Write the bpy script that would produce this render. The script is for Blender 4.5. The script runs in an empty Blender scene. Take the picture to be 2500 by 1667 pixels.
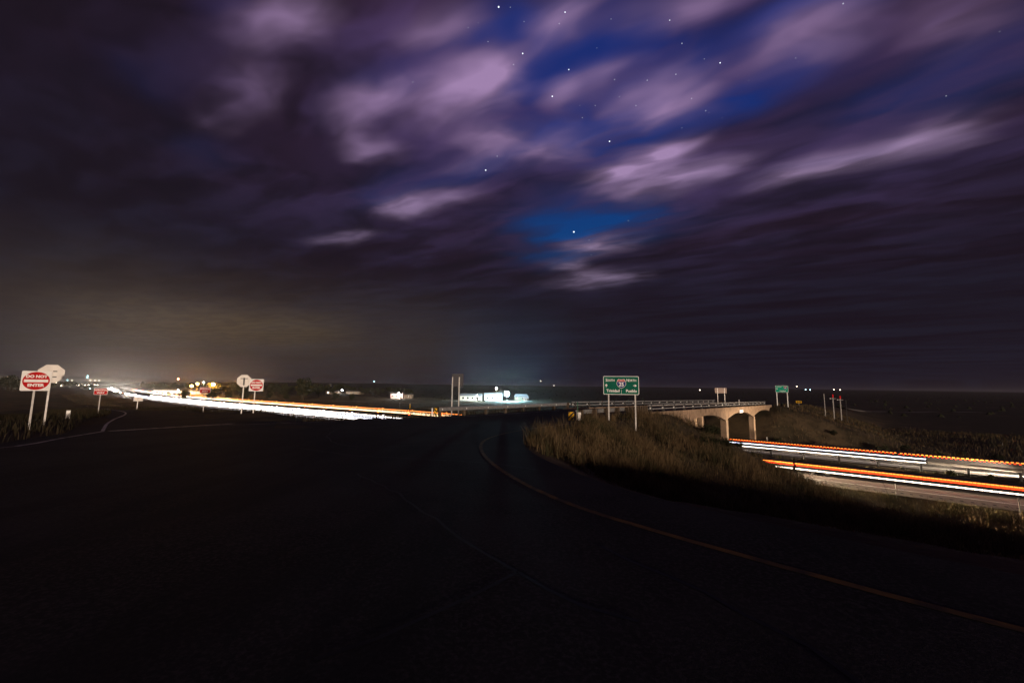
import bpy, math, random
import numpy as np
from mathutils import Vector, Matrix
random.seed(7); rng = np.random.default_rng(7)
scene = bpy.context.scene
COL = scene.collection
R = math.radians

# ------------------------------------------------------------------ camera
FPX = 972.0                       # focal length in pixels of a 2500 px wide frame (14 mm lens)
PITCH = math.atan((943 - 833.5) / FPX)
ROLL = -0.0120
EYE = Vector((0, 0, 1.6))
cam_d = bpy.data.cameras.new('camera'); cam = bpy.data.objects.new('camera', cam_d); COL.objects.link(cam)
cam_d.sensor_width = 36; cam_d.lens = 36 * FPX / 2500; cam_d.clip_start = 0.05; cam_d.clip_end = 20000
CM = Matrix.Rotation(R(90) + PITCH, 3, 'X') @ Matrix.Rotation(-ROLL, 3, 'Z')
cam.matrix_world = Matrix.Translation(EYE) @ CM.to_4x4()
scene.camera = cam
def ray(px, py):                  # direction of a pixel of the 2500 x 1667 photograph
    return (CM @ Vector(((px - 1250) / FPX, -(py - 833.5) / FPX, -1))).normalized()

# ------------------------------------------------------------------ exposure
scene.view_settings.view_transform = 'Standard'; scene.view_settings.look = 'None'
scene.view_settings.exposure = 0; scene.view_settings.gamma = 1
scene.view_settings.use_curve_mapping = False
scene.cycles.use_denoising = True
scene.cycles.max_bounces = 5; scene.cycles.diffuse_bounces = 2; scene.cycles.sample_clamp_indirect = 4

# ------------------------------------------------------------------ low moon behind the camera (the one sun lamp)
MOON_AZ, MOON_EL = R(157), R(3.4)        # azimuth it comes from, clockwise from +Y
sun_d = bpy.data.lights.new('sun', 'SUN'); sun = bpy.data.objects.new('sun', sun_d); COL.objects.link(sun)
sun_d.energy = 3.1; sun_d.angle = R(1.8); sun_d.color = (1.0, 0.79, 0.62)
_sd = Vector((math.sin(MOON_AZ) * math.cos(MOON_EL), math.cos(MOON_AZ) * math.cos(MOON_EL), math.sin(MOON_EL)))
sun.rotation_euler = _sd.to_track_quat('Z', 'Y').to_euler()

# ------------------------------------------------------------------ night sky
world = bpy.data.worlds.new('World'); scene.world = world; world.use_nodes = True
NT = world.node_tree; NT.nodes.clear()
class G:                           # small node-graph helper
    def __init__(s, nt): s.nt = nt
    def n(s, t, **k):
        x = s.nt.nodes.new(t)
        for a, b in k.items(): setattr(x, a, b)
        return x
    def put(s, sock, v):
        if hasattr(v, 'is_output'): s.nt.links.new(v, sock)
        else: sock.default_value = v
    def m(s, op, a, b=0.0, c=0.0, clamp=False):
        x = s.n('ShaderNodeMath', operation=op, use_clamp=clamp)
        for i, v in enumerate((a, b, c)): s.put(x.inputs[i], v)
        return x.outputs[0]
    def v(s, op, a, b=(0, 0, 0), out=0):
        x = s.n('ShaderNodeVectorMath', operation=op)
        s.put(x.inputs[0], a); s.put(x.inputs[1], b)
        return x.outputs['Value'] if out else x.outputs[0]
    def rng(s, v, a, b, c=0.0, d=1.0, mode='SMOOTHSTEP'):
        x = s.n('ShaderNodeMapRange', interpolation_type=mode)
        for i, q in enumerate((v, a, b, c, d)): s.put(x.inputs[i], q)
        return x.outputs[0]
    def mix(s, f, a, b):
        x = s.n('ShaderNodeMix', data_type='RGBA')
        s.put(x.inputs[0], f)
        for i, q in ((6, a), (7, b)): s.put(x.inputs[i], q if hasattr(q, 'is_output') or len(q) == 4 else (*q, 1))
        return x.outputs[2]
    def noise(s, vec, scale, detail=3, rough=.5):
        x = s.n('ShaderNodeTexNoise'); s.put(x.inputs['Vector'], vec); x.inputs['Scale'].default_value = scale
        x.inputs['Detail'].default_value = detail; x.inputs['Roughness'].default_value = rough
        return x.outputs
g = G(NT)
DIRN = g.n('ShaderNodeTexCoord').outputs['Generated']
sep = g.n('ShaderNodeSeparateXYZ'); g.put(sep.inputs[0], DIRN)
X, Y, Z = sep.outputs
Zc = g.m('MAXIMUM', Z, 0.02)
WIND = (-0.848, 0.530); PERP = (0.530, 0.848)
qx, qy = g.m('DIVIDE', X, Zc), g.m('DIVIDE', Y, Zc)
A = g.m('ADD', g.m('MULTIPLY', qx, WIND[0]), g.m('MULTIPLY', qy, WIND[1]))
B = g.m('ADD', g.m('MULTIPLY', qx, PERP[0]), g.m('MULTIPLY', qy, PERP[1]))
cmb = g.n('ShaderNodeCombineXYZ'); g.put(cmb.inputs[0], A); g.put(cmb.inputs[1], B)
P0 = cmb.outputs[0]
wn = g.noise(g.v('MULTIPLY', P0, (.8, 1.3, 1)), 1.9, 3, .5)[1]
P = g.v('ADD', P0, g.v('MULTIPLY', g.v('SUBTRACT', wn, (.5, .5, .5)), (.70, .34, 0)))
def plane(px, py):
    d = ray(px, py); q = (d.x / max(d.z, .02), d.y / max(d.z, .02))
    return q[0] * WIND[0] + q[1] * WIND[1], q[0] * PERP[0] + q[1] * PERP[1]
def streak(p0, p1, th, amp, acc, wide=1.25):
    a0, b0 = plane(*p0); a1, b1 = plane(*p1)
    cx, cy = (p0[0] + p1[0]) / 2, (p0[1] + p1[1]) / 2
    b2, b3 = plane(cx, cy - th)[1], plane(cx, cy + th)[1]
    la = max(abs(a1 - a0) * .85, .1); lb = max(abs(b3 - b2) * .95, .05)
    c = ((a0 + a1) / 2, (b0 + b1) / 2, 0)
    L = g.v('LENGTH', g.v('MULTIPLY', g.v('SUBTRACT', P, c), (1 / la, 1 / lb, 0)), out=1)
    f = g.m('MULTIPLY', g.m('POWER', g.rng(L, wide * 1.75, 0.0, 0, 1), 3.4), amp)
    return f if acc is None else g.m('ADD', acc, f)
puff = None
for a in (((620,75),(800,20),70,.85), ((850,285),(985,240),34,1.0), ((1060,275),(1240,205),48,1.0), ((1150,200),(1280,160),30,.55),
          ((980,510),(1110,485),20,.65), ((1110,385),(1240,360),30,.5), ((1570,385),(1700,350),22,.95), ((1440,440),(1570,415),19,1.0),
          ((1560,470),(1740,400),22,.8), ((1550,260),(1710,210),32,.65), ((1370,240),(1480,200),27,.45), ((1920,418),(2110,390),20,.65),
          ((2130,375),(2330,315),26,.5), ((1880,110),(2150,40),45,.5), ((1410,605),(1530,590),15,.45), ((1320,70),(1480,20),50,.5),
          ((1250,375),(1450,345),30,.55), ((1390,692),(1520,670),15,.3), ((1580,50),(1800,-10),42,.4), ((2250,90),(2500,20),50,.22),
          ((500,250),(680,220),50,.2), ((780,585),(880,575),14,.25), ((880,365),(960,350),30,.35), ((1350,645),(1450,640),10,.3),
          ((1050,90),(1180,30),50,.3)):
    puff = streak(*a, puff, 1.2)
gap = None
for a in (((1180,210),(1600,110),72,1.0), ((1650,240),(1960,160),42,.85), ((1280,330),(1650,270),48,.95), ((1460,400),(1600,340),28,.8),
          ((1330,575),(1530,530),36,1.0), ((1930,35),(2250,-40),34,.9), ((2120,260),(2600,110),60,.42), ((890,250),(1090,195),34,.85),
          ((1140,110),(1340,40),55,.7), ((1960,400),(2170,355),13,.55), ((990,420),(1300,400),35,.4), ((930,490),(1030,470),20,.4),
          ((330,200),(420,160),60,.14), ((560,10),(600,0),30,.3), ((1290,640),(1420,620),18,.4), ((420,380),(560,350),40,.10)):
    gap = streak(*a, gap, 1.5)
st = g.v('MULTIPLY', P, (1.5, 3.5, 1))
n1 = g.noise(st, 1.0, 3, .5)[0]            # long wind-drawn streaks
n2 = g.noise(g.v('MULTIPLY', P, (.28, .75, 1)), 1.0, 2, .5)[0]
hf = g.rng(Z, .05, .34)
n1 = g.m('MULTIPLY_ADD', g.m('SUBTRACT', n1, .5), hf, .5)
s1 = g.rng(n1, .36, .68); s2 = g.rng(n2, .33, .66); s3 = g.rng(g.noise(g.v('MULTIPLY', P, (2.1, 4.6, 1)), 1.0, 3, .5)[0], .34, .66)
# how bright the cloud deck is: highest overhead and to the right, fading to the horizon and to the left
hi = g.rng(Z, .11, .72)
rt = g.rng(g.m('DIVIDE', X, g.m('MAXIMUM', g.m('ABSOLUTE', Y), .2)), -1.25, .05)
deck = g.m('MULTIPLY', g.m('POWER', hi, .95), g.m('ADD', .20, g.m('MULTIPLY', rt, .80)))
deck = g.m('MULTIPLY', deck, g.m('MULTIPLY_ADD', s1, .46, g.m('MULTIPLY_ADD', s3, .28, .17)))
low_c = (.0052, .0048, .0085); plum = (.045, .022, .058); lav = (.090, .054, .172); red = (.060, .022, .042)
ccol = g.mix(s2, red, lav)
ccol = g.mix(g.m('MULTIPLY', s1, .55), ccol, lav)
cloud = g.mix(g.m('MINIMUM', g.m('MULTIPLY', deck, 1.0), 1.0), low_c, ccol)
floor_c = g.mix(g.rng(g.m('ADD', g.m('MULTIPLY', s1, .6), g.m('MULTIPLY', s2, .5)), .1, 1), (.0095, .0045, .0085), (.0135, .0110, .0210))
cloud = g.mix(g.m('MULTIPLY', g.rng(Z, .45, .05), .5), cloud, floor_c)
cloud = g.v('ADD', cloud, g.v('MULTIPLY', floor_c, (.35, .35, .35)))
clear_c = g.mix(g.rng(Z, .2, .62), (.002, .062, .225), (.0065, .024, .165))
nish = g.n('ShaderNodeTexSky', sky_type='NISHITA'); nish.sun_disc = False
nish.sun_elevation = MOON_EL; nish.sun_rotation = MOON_AZ
clear_c = g.v('ADD', clear_c, g.v('MULTIPLY', nish.outputs[0], (.0012, .0012, .0012)))
gapm = g.m('MULTIPLY', gap, g.m('MULTIPLY_ADD', s3, -.38, g.m('ADD', .58, g.m('MULTIPLY', g.rng(n1, .64, .38), .75))), clamp=True)
gapm = g.m('SUBTRACT', gapm, g.m('MULTIPLY', puff, .42), clamp=True)
sky = g.mix(g.m('MULTIPLY', gapm, .93), cloud, clear_c)
pc = g.mix(g.rng(Z, .15, .6), (.40, .30, .47), (.35, .225, .42))
sky = g.mix(g.m('MULTIPLY', g.m('MINIMUM', puff, 1.2), g.m('MULTIPLY_ADD', s3, .90, .52), clamp=True), sky, pc)
# light dome of the town beyond the left horizon
def dome(px, py, wid, tall, col, base):
    d = ray(px, py); az = Vector((d.x, d.y, 0)).normalized()
    h = g.v('DOT_PRODUCT', g.v('NORMALIZE', g.v('MULTIPLY', DIRN, (1, 1, 0))), tuple(az), out=1)
    f = g.m('MULTIPLY', g.rng(h, math.cos(wid), 1.0), g.m('POWER', g.rng(g.m('ABSOLUTE', g.m('SUBTRACT', Z, d.z)), tall, 0), 1.2))
    return g.v('MULTIPLY', g.mix(f, (0, 0, 0), col), (1, 1, 1))
band = g.m('ADD', .8, g.m('MULTIPLY', s3, .3))
for a in ((640, 830, R(34), .22, (.025, .0185, .010), 0), (560, 790, R(17), .07, (.026, .019, .008), 0), (430, 945, R(11), .08, (.070, .046, .034), 0)):
    d_ = dome(*a)
    v3 = g.n('ShaderNodeVectorMath', operation='SCALE'); g.put(v3.inputs[0], d_); g.put(v3.inputs['Scale'], band)
    sky = g.v('ADD', sky, v3.outputs[0])
sky = g.v('ADD', sky, dome(1235, 950, R(11), .30, (.004, .010, .022), 0))  # blue air glow of the farm lamp, put into the sky colour
# stars, only where the sky is clear
vo = g.n('ShaderNodeTexVoronoi'); g.put(vo.inputs['Vector'], DIRN); vo.inputs['Scale'].default_value = 62
sb = g.n('ShaderNodeSeparateXYZ'); g.put(sb.inputs[0], vo.outputs['Color'])
rad = g.m('MULTIPLY_ADD', g.m('POWER', sb.outputs[0], 9), .050, .060)
star = g.m('MULTIPLY', g.m('LESS_THAN', vo.outputs['Distance'], rad), g.m('GREATER_THAN', sb.outputs[1], .60))
star = g.m('MULTIPLY', star, g.m('MULTIPLY_ADD', g.m('POWER', sb.outputs[0], 5), 1.9, .30))
star = g.m('MULTIPLY', star, g.rng(gapm, .15, .6))
sc_ = g.n('ShaderNodeVectorMath', operation='SCALE'); sc_.inputs[0].default_value = (.85, .93, 1.0); g.put(sc_.inputs['Scale'], star)
sky = g.v('ADD', sky, sc_.outputs[0])
bg = g.n('ShaderNodeBackground'); g.put(bg.inputs[0], sky); bg.inputs[1].default_value = 1.0
wo = g.n('ShaderNodeOutputWorld'); NT.links.new(bg.outputs[0], wo.inputs[0])

# ================================================================== helpers
def mat(name, col, rough=.7, metal=0.0, col2=None, scale=4.0, emit=None, estr=0.0, bump=0.0, detail=4, spec=.12, coords='Object'):
    m = bpy.data.materials.new(name); m.use_nodes = True
    nt = m.node_tree; b = nt.nodes['Principled BSDF']; q = G(nt)
    b.inputs['Roughness'].default_value = rough; b.inputs['Metallic'].default_value = metal
    b.inputs['Specular IOR Level'].default_value = spec
    b.inputs['Base Color'].default_value = (*col, 1)
    if col2 is not None or bump:
        tc = q.n('ShaderNodeTexCoord').outputs[coords]
        nz = q.noise(tc, scale, detail, .6)
        if col2 is not None:
            q.put(b.inputs['Base Color'], q.mix(q.rng(nz[0], .32, .68), col, col2))
        if bump:
            bp = q.n('ShaderNodeBump'); bp.inputs['Strength'].default_value = bump; bp.inputs['Distance'].default_value = .02
            q.put(bp.inputs['Height'], q.noise(tc, scale * 6, 4)[0]); nt.links.new(bp.outputs[0], b.inputs['Normal'])
    if emit is not None:
        b.inputs['Emission Color'].default_value = (*emit, 1); b.inputs['Emission Strength'].default_value = estr
    return m
M = {}
def asphalt_mat():                       # worn asphalt: aggregate, wheel-polished streaks, patches
    m = mat('asphalt', (.026, .024, .024), .9, spec=.08); nt = m.node_tree; q = G(nt); b = nt.nodes['Principled BSDF']
    tc = q.n('ShaderNodeTexCoord').outputs['Object']
    c = q.mix(q.rng(q.noise(tc, .35, 4, .65)[0], .35, .65), (.014, .013, .013), (.026, .024, .024))
    c = q.mix(q.rng(q.noise(tc, 26, 3, .7)[0], .42, .70), c, (.042, .038, .037))
    mp = q.v('MULTIPLY', tc, (.9, .12, 1))
    c = q.mix(q.m('MULTIPLY', q.rng(q.noise(mp, 1.0, 3, .6)[0], .5, .66), .6), c, (.014, .013, .014))
    q.put(b.inputs['Base Color'], c)
    bp = q.n('ShaderNodeBump'); bp.inputs['Strength'].default_value = .35; bp.inputs['Distance'].default_value = .008
    q.put(bp.inputs['Height'], q.noise(tc, 60, 3, .7)[0]); nt.links.new(bp.outputs[0], b.inputs['Normal']); return m
def concrete_mat(name, a, b_, st):       # board-marked concrete with run-off streaks
    m = mat(name, a, .88, spec=.15); nt = m.node_tree; q = G(nt); b = nt.nodes['Principled BSDF']
    tc = q.n('ShaderNodeTexCoord').outputs['Object']
    c = q.mix(q.rng(q.noise(tc, .8, 5, .65)[0], .35, .65), a, b_)
    c = q.mix(q.m('MULTIPLY', q.rng(q.noise(q.v('MULTIPLY', tc, (2.4, 2.4, .18)), 1.0, 4, .6)[0], .48, .70), .75), c, st)
    q.put(b.inputs['Base Color'], c); return m
M['asphalt'] = asphalt_mat()
M['pavement'] = mat('highway_concrete', (.20, .175, .15), .85, col2=(.26, .23, .20), scale=.35, bump=.15, spec=.2)
M['tar'] = mat('crack_sealant', (.008, .008, .008), .6, col2=(.014, .013, .013), scale=3)
M['white_paint'] = mat('white_road_paint', (.50, .48, .45), .8, col2=(.14, .13, .125), scale=2.6, detail=7, spec=.1)
M['edge_white'] = mat('white_edge_paint', (.80, .78, .74), .55, col2=(.66, .64, .60), scale=1.5)
M['yellow_paint'] = mat('yellow_road_paint', (.16, .09, .025), .8, col2=(.045, .034, .024), scale=3.5, detail=7, spec=.1)
M['edge_yellow'] = mat('yellow_edge_paint', (.72, .34, .05), .55, col2=(.60, .27, .04), scale=1.5)
M['concrete'] = concrete_mat('bridge_concrete', (.29, .20, .135), (.22, .152, .10), (.12, .083, .056))
M['concrete_dark'] = mat('weathered_concrete', (.17, .145, .12), .88, col2=(.10, .085, .07), scale=1.2, bump=.12, spec=.2)
M['steel'] = mat('galvanised_steel', (.34, .33, .32), .5, .55, col2=(.24, .235, .23), scale=5)
M['steel_dark'] = mat('dull_steel', (.10, .098, .095), .6, .5, col2=(.06, .058, .056), scale=6)
M['post_galv'] = mat('sign_post_steel', (.62, .58, .54), .45, .15, col2=(.45, .42, .39), scale=5)
M['wood'] = mat('treated_timber', (.11, .078, .054), .85, col2=(.06, .044, .03), scale=7, bump=.2)
M['alu'] = mat('bare_aluminium_sheet', (.82, .77, .70), .75, .1, col2=(.70, .65, .59), scale=2.5)
M['alu_dim'] = mat('dull_aluminium_sheet', (.32, .24, .21), .75, .1, col2=(.25, .19, .165), scale=2.5)
M['sign_white'] = mat('white_sign_sheeting', (.86, .84, .80), .75, col2=(.80, .78, .74), scale=3)
M['sign_red'] = mat('red_sign_sheeting', (.52, .010, .012), .75, col2=(.40, .008, .010), scale=3)
M['sign_green'] = mat('green_sign_sheeting', (.004, .105, .068), .75, col2=(.003, .09, .056), scale=3)
M['sign_blue'] = mat('blue_sign_sheeting', (.012, .03, .16), .75)
M['sign_yellow'] = mat('yellow_sign_sheeting', (.78, .42, .02), .75, col2=(.66, .36, .02), scale=6)
M['black'] = mat('black_sheeting', (.008, .008, .008), .6)
M['reflector'] = mat('white_reflector', (.92, .90, .86), .25)
M['dirt'] = mat('dirt', (.09, .062, .04), .95, col2=(.05, .036, .025), scale=.5, bump=.3)

def obj(name, me, mt=None, parent=None, kind=None):
    if mt is not None and len(me.materials) == 0: me.materials.append(mt)
    o = bpy.data.objects.new(name, me); COL.objects.link(o)
    if parent is not None: o.parent = parent
    if kind: o['kind'] = kind
    return o
def tag(o, label, cat, group=None):
    o['label'] = label; o['category'] = cat
    if group: o['group'] = group
    return o
def thing(name, label, cat, loc=(0, 0, 0), rz=0.0, group=None):
    o = bpy.data.objects.new(name, None); COL.objects.link(o); o.empty_display_size = .3
    o.location = loc; o.rotation_euler = (0, 0, rz)
    return tag(o, label, cat, group)
def copy_tree(o, parent=None):
    c = o.copy(); COL.objects.link(c); c.parent = parent
    for ch in list(o.children): copy_tree(ch, c)
    return c

class MB:
    def __init__(s): s.v = []; s.f = []
    def add(s, vs, fs):
        k = len(s.v); s.v += [tuple(p) for p in vs]; s.f += [tuple(i + k for i in f) for f in fs]; return s
    def box(s, c, d, rz=0.0, M4=None, taper=1.0):
        x, y, z = d[0] / 2, d[1] / 2, d[2] / 2
        vs = [Vector((sx * x * (taper if sz > 0 else 1), sy * y * (taper if sz > 0 else 1), sz * z)) for sz in (-1, 1) for sx, sy in ((-1, -1), (1, -1), (1, 1), (-1, 1))]
        if rz: vs = [Matrix.Rotation(rz, 3, 'Z') @ p for p in vs]
        vs = [p + Vector(c) for p in vs]
        if M4: vs = [M4 @ p for p in vs]
        return s.add(vs, [(0, 3, 2, 1), (4, 5, 6, 7), (0, 1, 5, 4), (1, 2, 6, 5), (2, 3, 7, 6), (3, 0, 4, 7)])
    def cyl(s, p0, p1, r0, r1=None, n=10, cap=True):
        r1 = r0 if r1 is None else r1
        p0, p1 = Vector(p0), Vector(p1); a = (p1 - p0).normalized()
        u = a.orthogonal().normalized(); w = a.cross(u)
        vs = [p + (u * math.cos(t) + w * math.sin(t)) * r for p, r in ((p0, r0), (p1, r1)) for t in [i * 2 * math.pi / n for i in range(n)]]
        fs = [(i, (i + 1) % n, n + (i + 1) % n, n + i) for i in range(n)]
        if cap: fs += [tuple(range(n - 1, -1, -1)), tuple(range(n, 2 * n))]
        return s.add(vs, fs)
    def prism(s, poly, y0, y1, fn=None):          # polygon in (x, z) pushed through y
        n = len(poly); vs = [Vector((p[0], y, p[1])) for y in (y0, y1) for p in poly]
        if fn: vs = [fn(p) for p in vs]
        return s.add(vs, [tuple(range(n)), tuple(range(2 * n - 1, n - 1, -1))] + [(i, n + i, n + (i + 1) % n, (i + 1) % n) for i in range(n)])
    def mesh(s, name, smooth=False):
        me = bpy.data.meshes.new(name); me.from_pydata(s.v, [], s.f); me.validate(); me.update()
        if smooth: me.polygons.foreach_set('use_smooth', [True] * len(me.polygons))
        return me
    def build(s, name, mt, parent=None, off=None, smooth=False, kind=None):
        if off is not None: s.v = [(p[0] - off[0], p[1] - off[1], p[2] - off[2]) for p in s.v]
        return obj(name, s.mesh(name, smooth), mt, parent, kind)
_tx = {}
def text_mesh(body, size, bold=0.0, align='CENTER', sx=1.0):
    key = (body, size, bold, align, sx)
    if key not in _tx:
        cu = bpy.data.curves.new('lettering', 'FONT'); cu.body = body; cu.size = size; cu.align_x = align; cu.align_y = 'CENTER'
        cu.offset = bold; cu.extrude = .002; cu.resolution_u = 3
        o = bpy.data.objects.new('t', cu); COL.objects.link(o)
        bpy.context.view_layer.update()
        me = bpy.data.meshes.new_from_object(o.evaluated_get(bpy.context.evaluated_depsgraph_get()))
        bpy.data.objects.remove(o)
        me.transform(Matrix.Diagonal((sx, 1, 1, 1)))
        me.transform(Matrix.Rotation(R(90), 4, 'X'))     # stands in x-z, faces -y
        me.name = 'lettering'; _tx[key] = me
    return _tx[key]
def lettering(body, size, x, z, y, mt, parent, **k):
    me = text_mesh(body, size, **k)
    if me.materials and me.materials[0] is not mt: me = me.copy(); me.materials.clear()
    o = obj('lettering', me, mt, parent); o.location = (x, y, z); return o

# ================================================================== the lie of the land
NX, NY = .6391, .7691           # unit normal of the highway (away from the camera); highway runs along (NY, -NX)
UX, UY = .6822, .7312           # crossroad direction over the bridge
HWY = -7.8
def np_smooth(a, b, x):
    t = np.clip((x - a) / (b - a), 0, 1); return t * t * (3 - 2 * t)
def mn(m, n): return (n * NX + m * NY, n * NY - m * NX)
_pp = [mn(700, 57), mn(300, 57), mn(100, 57), mn(40, 57), mn(0, 57), mn(-40, 57), mn(-62, 57), (-40, 108), (-84, 139), (-130, 171), (-182, 211), (-300, 313), (-540, 540), (-900, 900), (-1130, 1230), (-1230, 1700), (-1250, 2400)]
def catmull(pts, step=6.0):
    out = []
    P_ = [np.array(p, float) for p in pts]; P_ = [2 * P_[0] - P_[1]] + P_ + [2 * P_[-1] - P_[-2]]
    for i in range(1, len(P_) - 2):
        a, b, c, d = P_[i - 1:i + 3]; L = np.linalg.norm(c - b); k = max(2, int(L / step))
        ta, tb, tc, td = 0, np.linalg.norm(b - a) ** .5, 0, 0
        tc = tb + L ** .5; td = tc + np.linalg.norm(d - c) ** .5
        for j in range(k):
            t = tb + (tc - tb) * j / k
            A1 = (tb - t) / (tb - ta) * a + (t - ta) / (tb - ta) * b; A2 = (tc - t) / (tc - tb) * b + (t - tb) / (tc - tb) * c
            A3 = (td - t) / (td - tc) * c + (t - tc) / (td - tc) * d
            B1 = (tc - t) / (tc - ta) * A1 + (t - ta) / (tc - ta) * A2; B2 = (td - t) / (td - tb) * A2 + (t - tb) / (td - tb) * A3
            out.append((tc - t) / (tc - tb) * B1 + (t - tb) / (tc - tb) * B2)
    out.append(P_[-2]); return np.array(out)
PATH = catmull(_pp)             # centre of the near carriageway's lanes, N = 57, from right to far left
_T = np.gradient(PATH, axis=0); _T /= np.linalg.norm(_T, axis=1)[:, None]
PN = np.stack([_T[:, 1], -_T[:, 0]], 1)           # points away from the camera
PS = np.concatenate([[0], np.cumsum(np.linalg.norm(np.diff(PATH, axis=0), axis=1))])
S0 = PS[np.argmin(np.linalg.norm(PATH - np.array(mn(0, 57)), axis=1))]
def hwy_z(s): return HWY + 7.0 * np_smooth(650, 1900, s - S0)
def road(s, N):                 # point on the highway: s metres left of m = 0, at N across
    s = s + S0
    x = np.interp(s, PS, PATH[:, 0] + PN[:, 0] * (N - 57)); y = np.interp(s, PS, PATH[:, 1] + PN[:, 1] * (N - 57))
    return float(x), float(y), float(hwy_z(s))
def across(x, y):               # signed distance across the highway (57 on the path) and s along it
    x = np.asarray(x, float); y = np.asarray(y, float); sh = x.shape; x = x.ravel(); y = y.ravel()
    N = np.empty_like(x); S = np.empty_like(x)
    for i in range(0, len(x), 20000):
        dx = x[i:i + 20000, None] - PATH[None, :, 0]; dy = y[i:i + 20000, None] - PATH[None, :, 1]
        k = np.argmin(dx * dx + dy * dy, axis=1); r = np.arange(len(k))
        N[i:i + 20000] = 57 + dx[r, k] * PN[k, 0] + dy[r, k] * PN[k, 1]; S[i:i + 20000] = PS[k]
    return N.reshape(sh), S.reshape(sh)
def deck_z(s): return -.95 - .0127 * s            # crossroad level, s from the near end of the bridge rail
B0 = np.array((14.1, 41.0))                       # near end of the bridge's near rail
def zp(x, y): return -.03 * np.clip(y, 0, 32)
RAMP = np.array([(-15, 18), (-19.5, 24), (-26, 31), (-36.5, 41), (-60, 60), (-100, 96), (-150, 142), (-200, 190)], float)
RAMPZ = np.array([-.55, -.75, -.95, -1.4, -2.6, -4.6, -7.0, -7.8])
def seg_dist(x, y, pts, zs=None):
    best = np.full(np.shape(x), 1e9); zz = np.zeros(np.shape(x))
    for i in range(len(pts) - 1):
        a, b = pts[i], pts[i + 1]; ab = b - a; t = np.clip(((x - a[0]) * ab[0] + (y - a[1]) * ab[1]) / (ab @ ab), 0, 1)
        d = np.hypot(x - a[0] - t * ab[0], y - a[1] - t * ab[1]); k = d < best
        best = np.where(k, d, best)
        if zs is not None: zz = np.where(k, zs[i] + t * (zs[i + 1] - zs[i]), zz)
    return best, zz
YEL = catmull([(3.9, 26.7), (1.7, 23), (0, 19.5), (-.95, 16), (-.95, 13), (-.25, 9.4), (.75, 6.7), (1.45, 5.6), (2.7, 4.1), (3.7, 3.05), (6.2, .8), (10, -2.6), (20, -11)], .8)
LWH = catmull([(-40, -18), (-24, -2), (-14.8, 11.2), (-16.2, 14.8), (-17.4, 17.3)], .8)
def vnoise(x, y, sc, seed=0):                     # cheap value noise
    r = np.random.default_rng(seed).random((64, 64)); u = x / sc; v = y / sc
    i = np.floor(u).astype(int); j = np.floor(v).astype(int); fu = u - i; fv = v - j
    fu = fu * fu * (3 - 2 * fu); fv = fv * fv * (3 - 2 * fv)
    q = lambda a, b: r[a % 64, b % 64]
    return (q(i, j) * (1 - fu) + q(i + 1, j) * fu) * (1 - fv) + (q(i, j + 1) * (1 - fu) + q(i + 1, j + 1) * fu) * fv
def height(x, y, bumps=True):
    x = np.asarray(x, float); y = np.asarray(y, float)
    N, S = across(x, y); n = NX * x + NY * y; m = NY * x - NX * y
    s = (x - B0[0]) * UX + (y - B0[1]) * UY; c = (x - B0[0]) * UY - (y - B0[1]) * UX     # along / across the crossroad (c = 0 near rail)
    dist = np.hypot(x, y); hz = hwy_z(S)
    low = hz - .07 - .55 * np_smooth(62.5, 64.5, N) * np_smooth(69.3, 67, N) - .5 * np_smooth(84, 90, N)
    rise = 9.5 * np_smooth(500, 3200, dist) + 4.0 * np_smooth(300, 900, dist) * np_smooth(-.05, -.5, x / np.maximum(dist, 1)) * np_smooth(95, 220, N)
    low = low + rise * np_smooth(90, 300, N) + (vnoise(x, y, 60, 1) - .5) * 1.6 * np_smooth(110, 200, N)
    near = -7.6 + 2.5 * np_smooth(120, 400, dist)
    # camera plateau and its bank down to the highway
    t = np.clip((n - 7.2) / (49.5 - 7.2), 0, 1)
    plat = np.where(n < 7.2, zp(x, y) - .03 * np.clip(m - 4, 0, 60), zp(x, y) * (1 - t) - .03 * np.clip(m - 4, 0, 60) * (1 - t) + (hz - .1) * (1 - (1 - t) ** 1.55))
    plat = plat - .08 - .047 * np.clip(-m - 40, 0, 150) * (n < 20)
    lft = np_smooth(-26, -34, m); plat = plat * (1 - lft) + lft * np.where(n < 4, plat, np.minimum(plat, zp(x, y) - .08 - .047 * np.clip(-m - 40, 0, 150) - (n - 4) / 2.6))
    base = np.where(N < 51, np.maximum(hz - .1 - .0 * N, np.where(N < 30, near, -9)), low)
    toe = np_smooth(51.2, 46, N)
    h = np.where(N < 51.2, np.maximum(plat * toe + (hz - .1) * (1 - toe), hz - .1), low)
    # crossroad embankment, both sides of the bridge
    zc = np.where(s < 0, np.maximum(zp(x, y), deck_z(s)) * 1.0, deck_z(s)); zc = np.where(s < 0, zp(x, y), zc)
    zc = np.where(s > 60, np.maximum(deck_z(60) - (s - 60) * .03, -8.3), zc)
    side = np.maximum(0, np.maximum(c - 1.5, -c - 10.8))
    endc = np.where(s < 30, np.maximum(0, s - 1.2) / 1.12, np.maximum(0, 57.5 - s) / 1.45)
    ridge = zc - side / np.where(s > 30, 2.9, 2.35) - endc - .06
    ridge = np.where((N > 50.5) & (N < 83.5), -99, ridge)
    h = np.maximum(h, ridge)
    rd, rz = seg_dist(x, y, RAMP, RAMPZ)
    h = np.maximum(h, np.where(N < 51.5, np.maximum(rz - .06 - np.maximum(0, rd - 5.5) / 3.0, hz - .1), h))
    h = np.where(N < 30, np.maximum(h, near), h)
    if bumps:
        am = np_smooth(7.0, 11, n) * np_smooth(51, 46, N) + np_smooth(84, 92, N)
        h = h + am * np.where(side > .3, 1, 0) * ((vnoise(x, y, 3.1, 3) - .5) * .35 + (vnoise(x, y, 9, 4) - .5) * .5)
    return h
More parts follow.
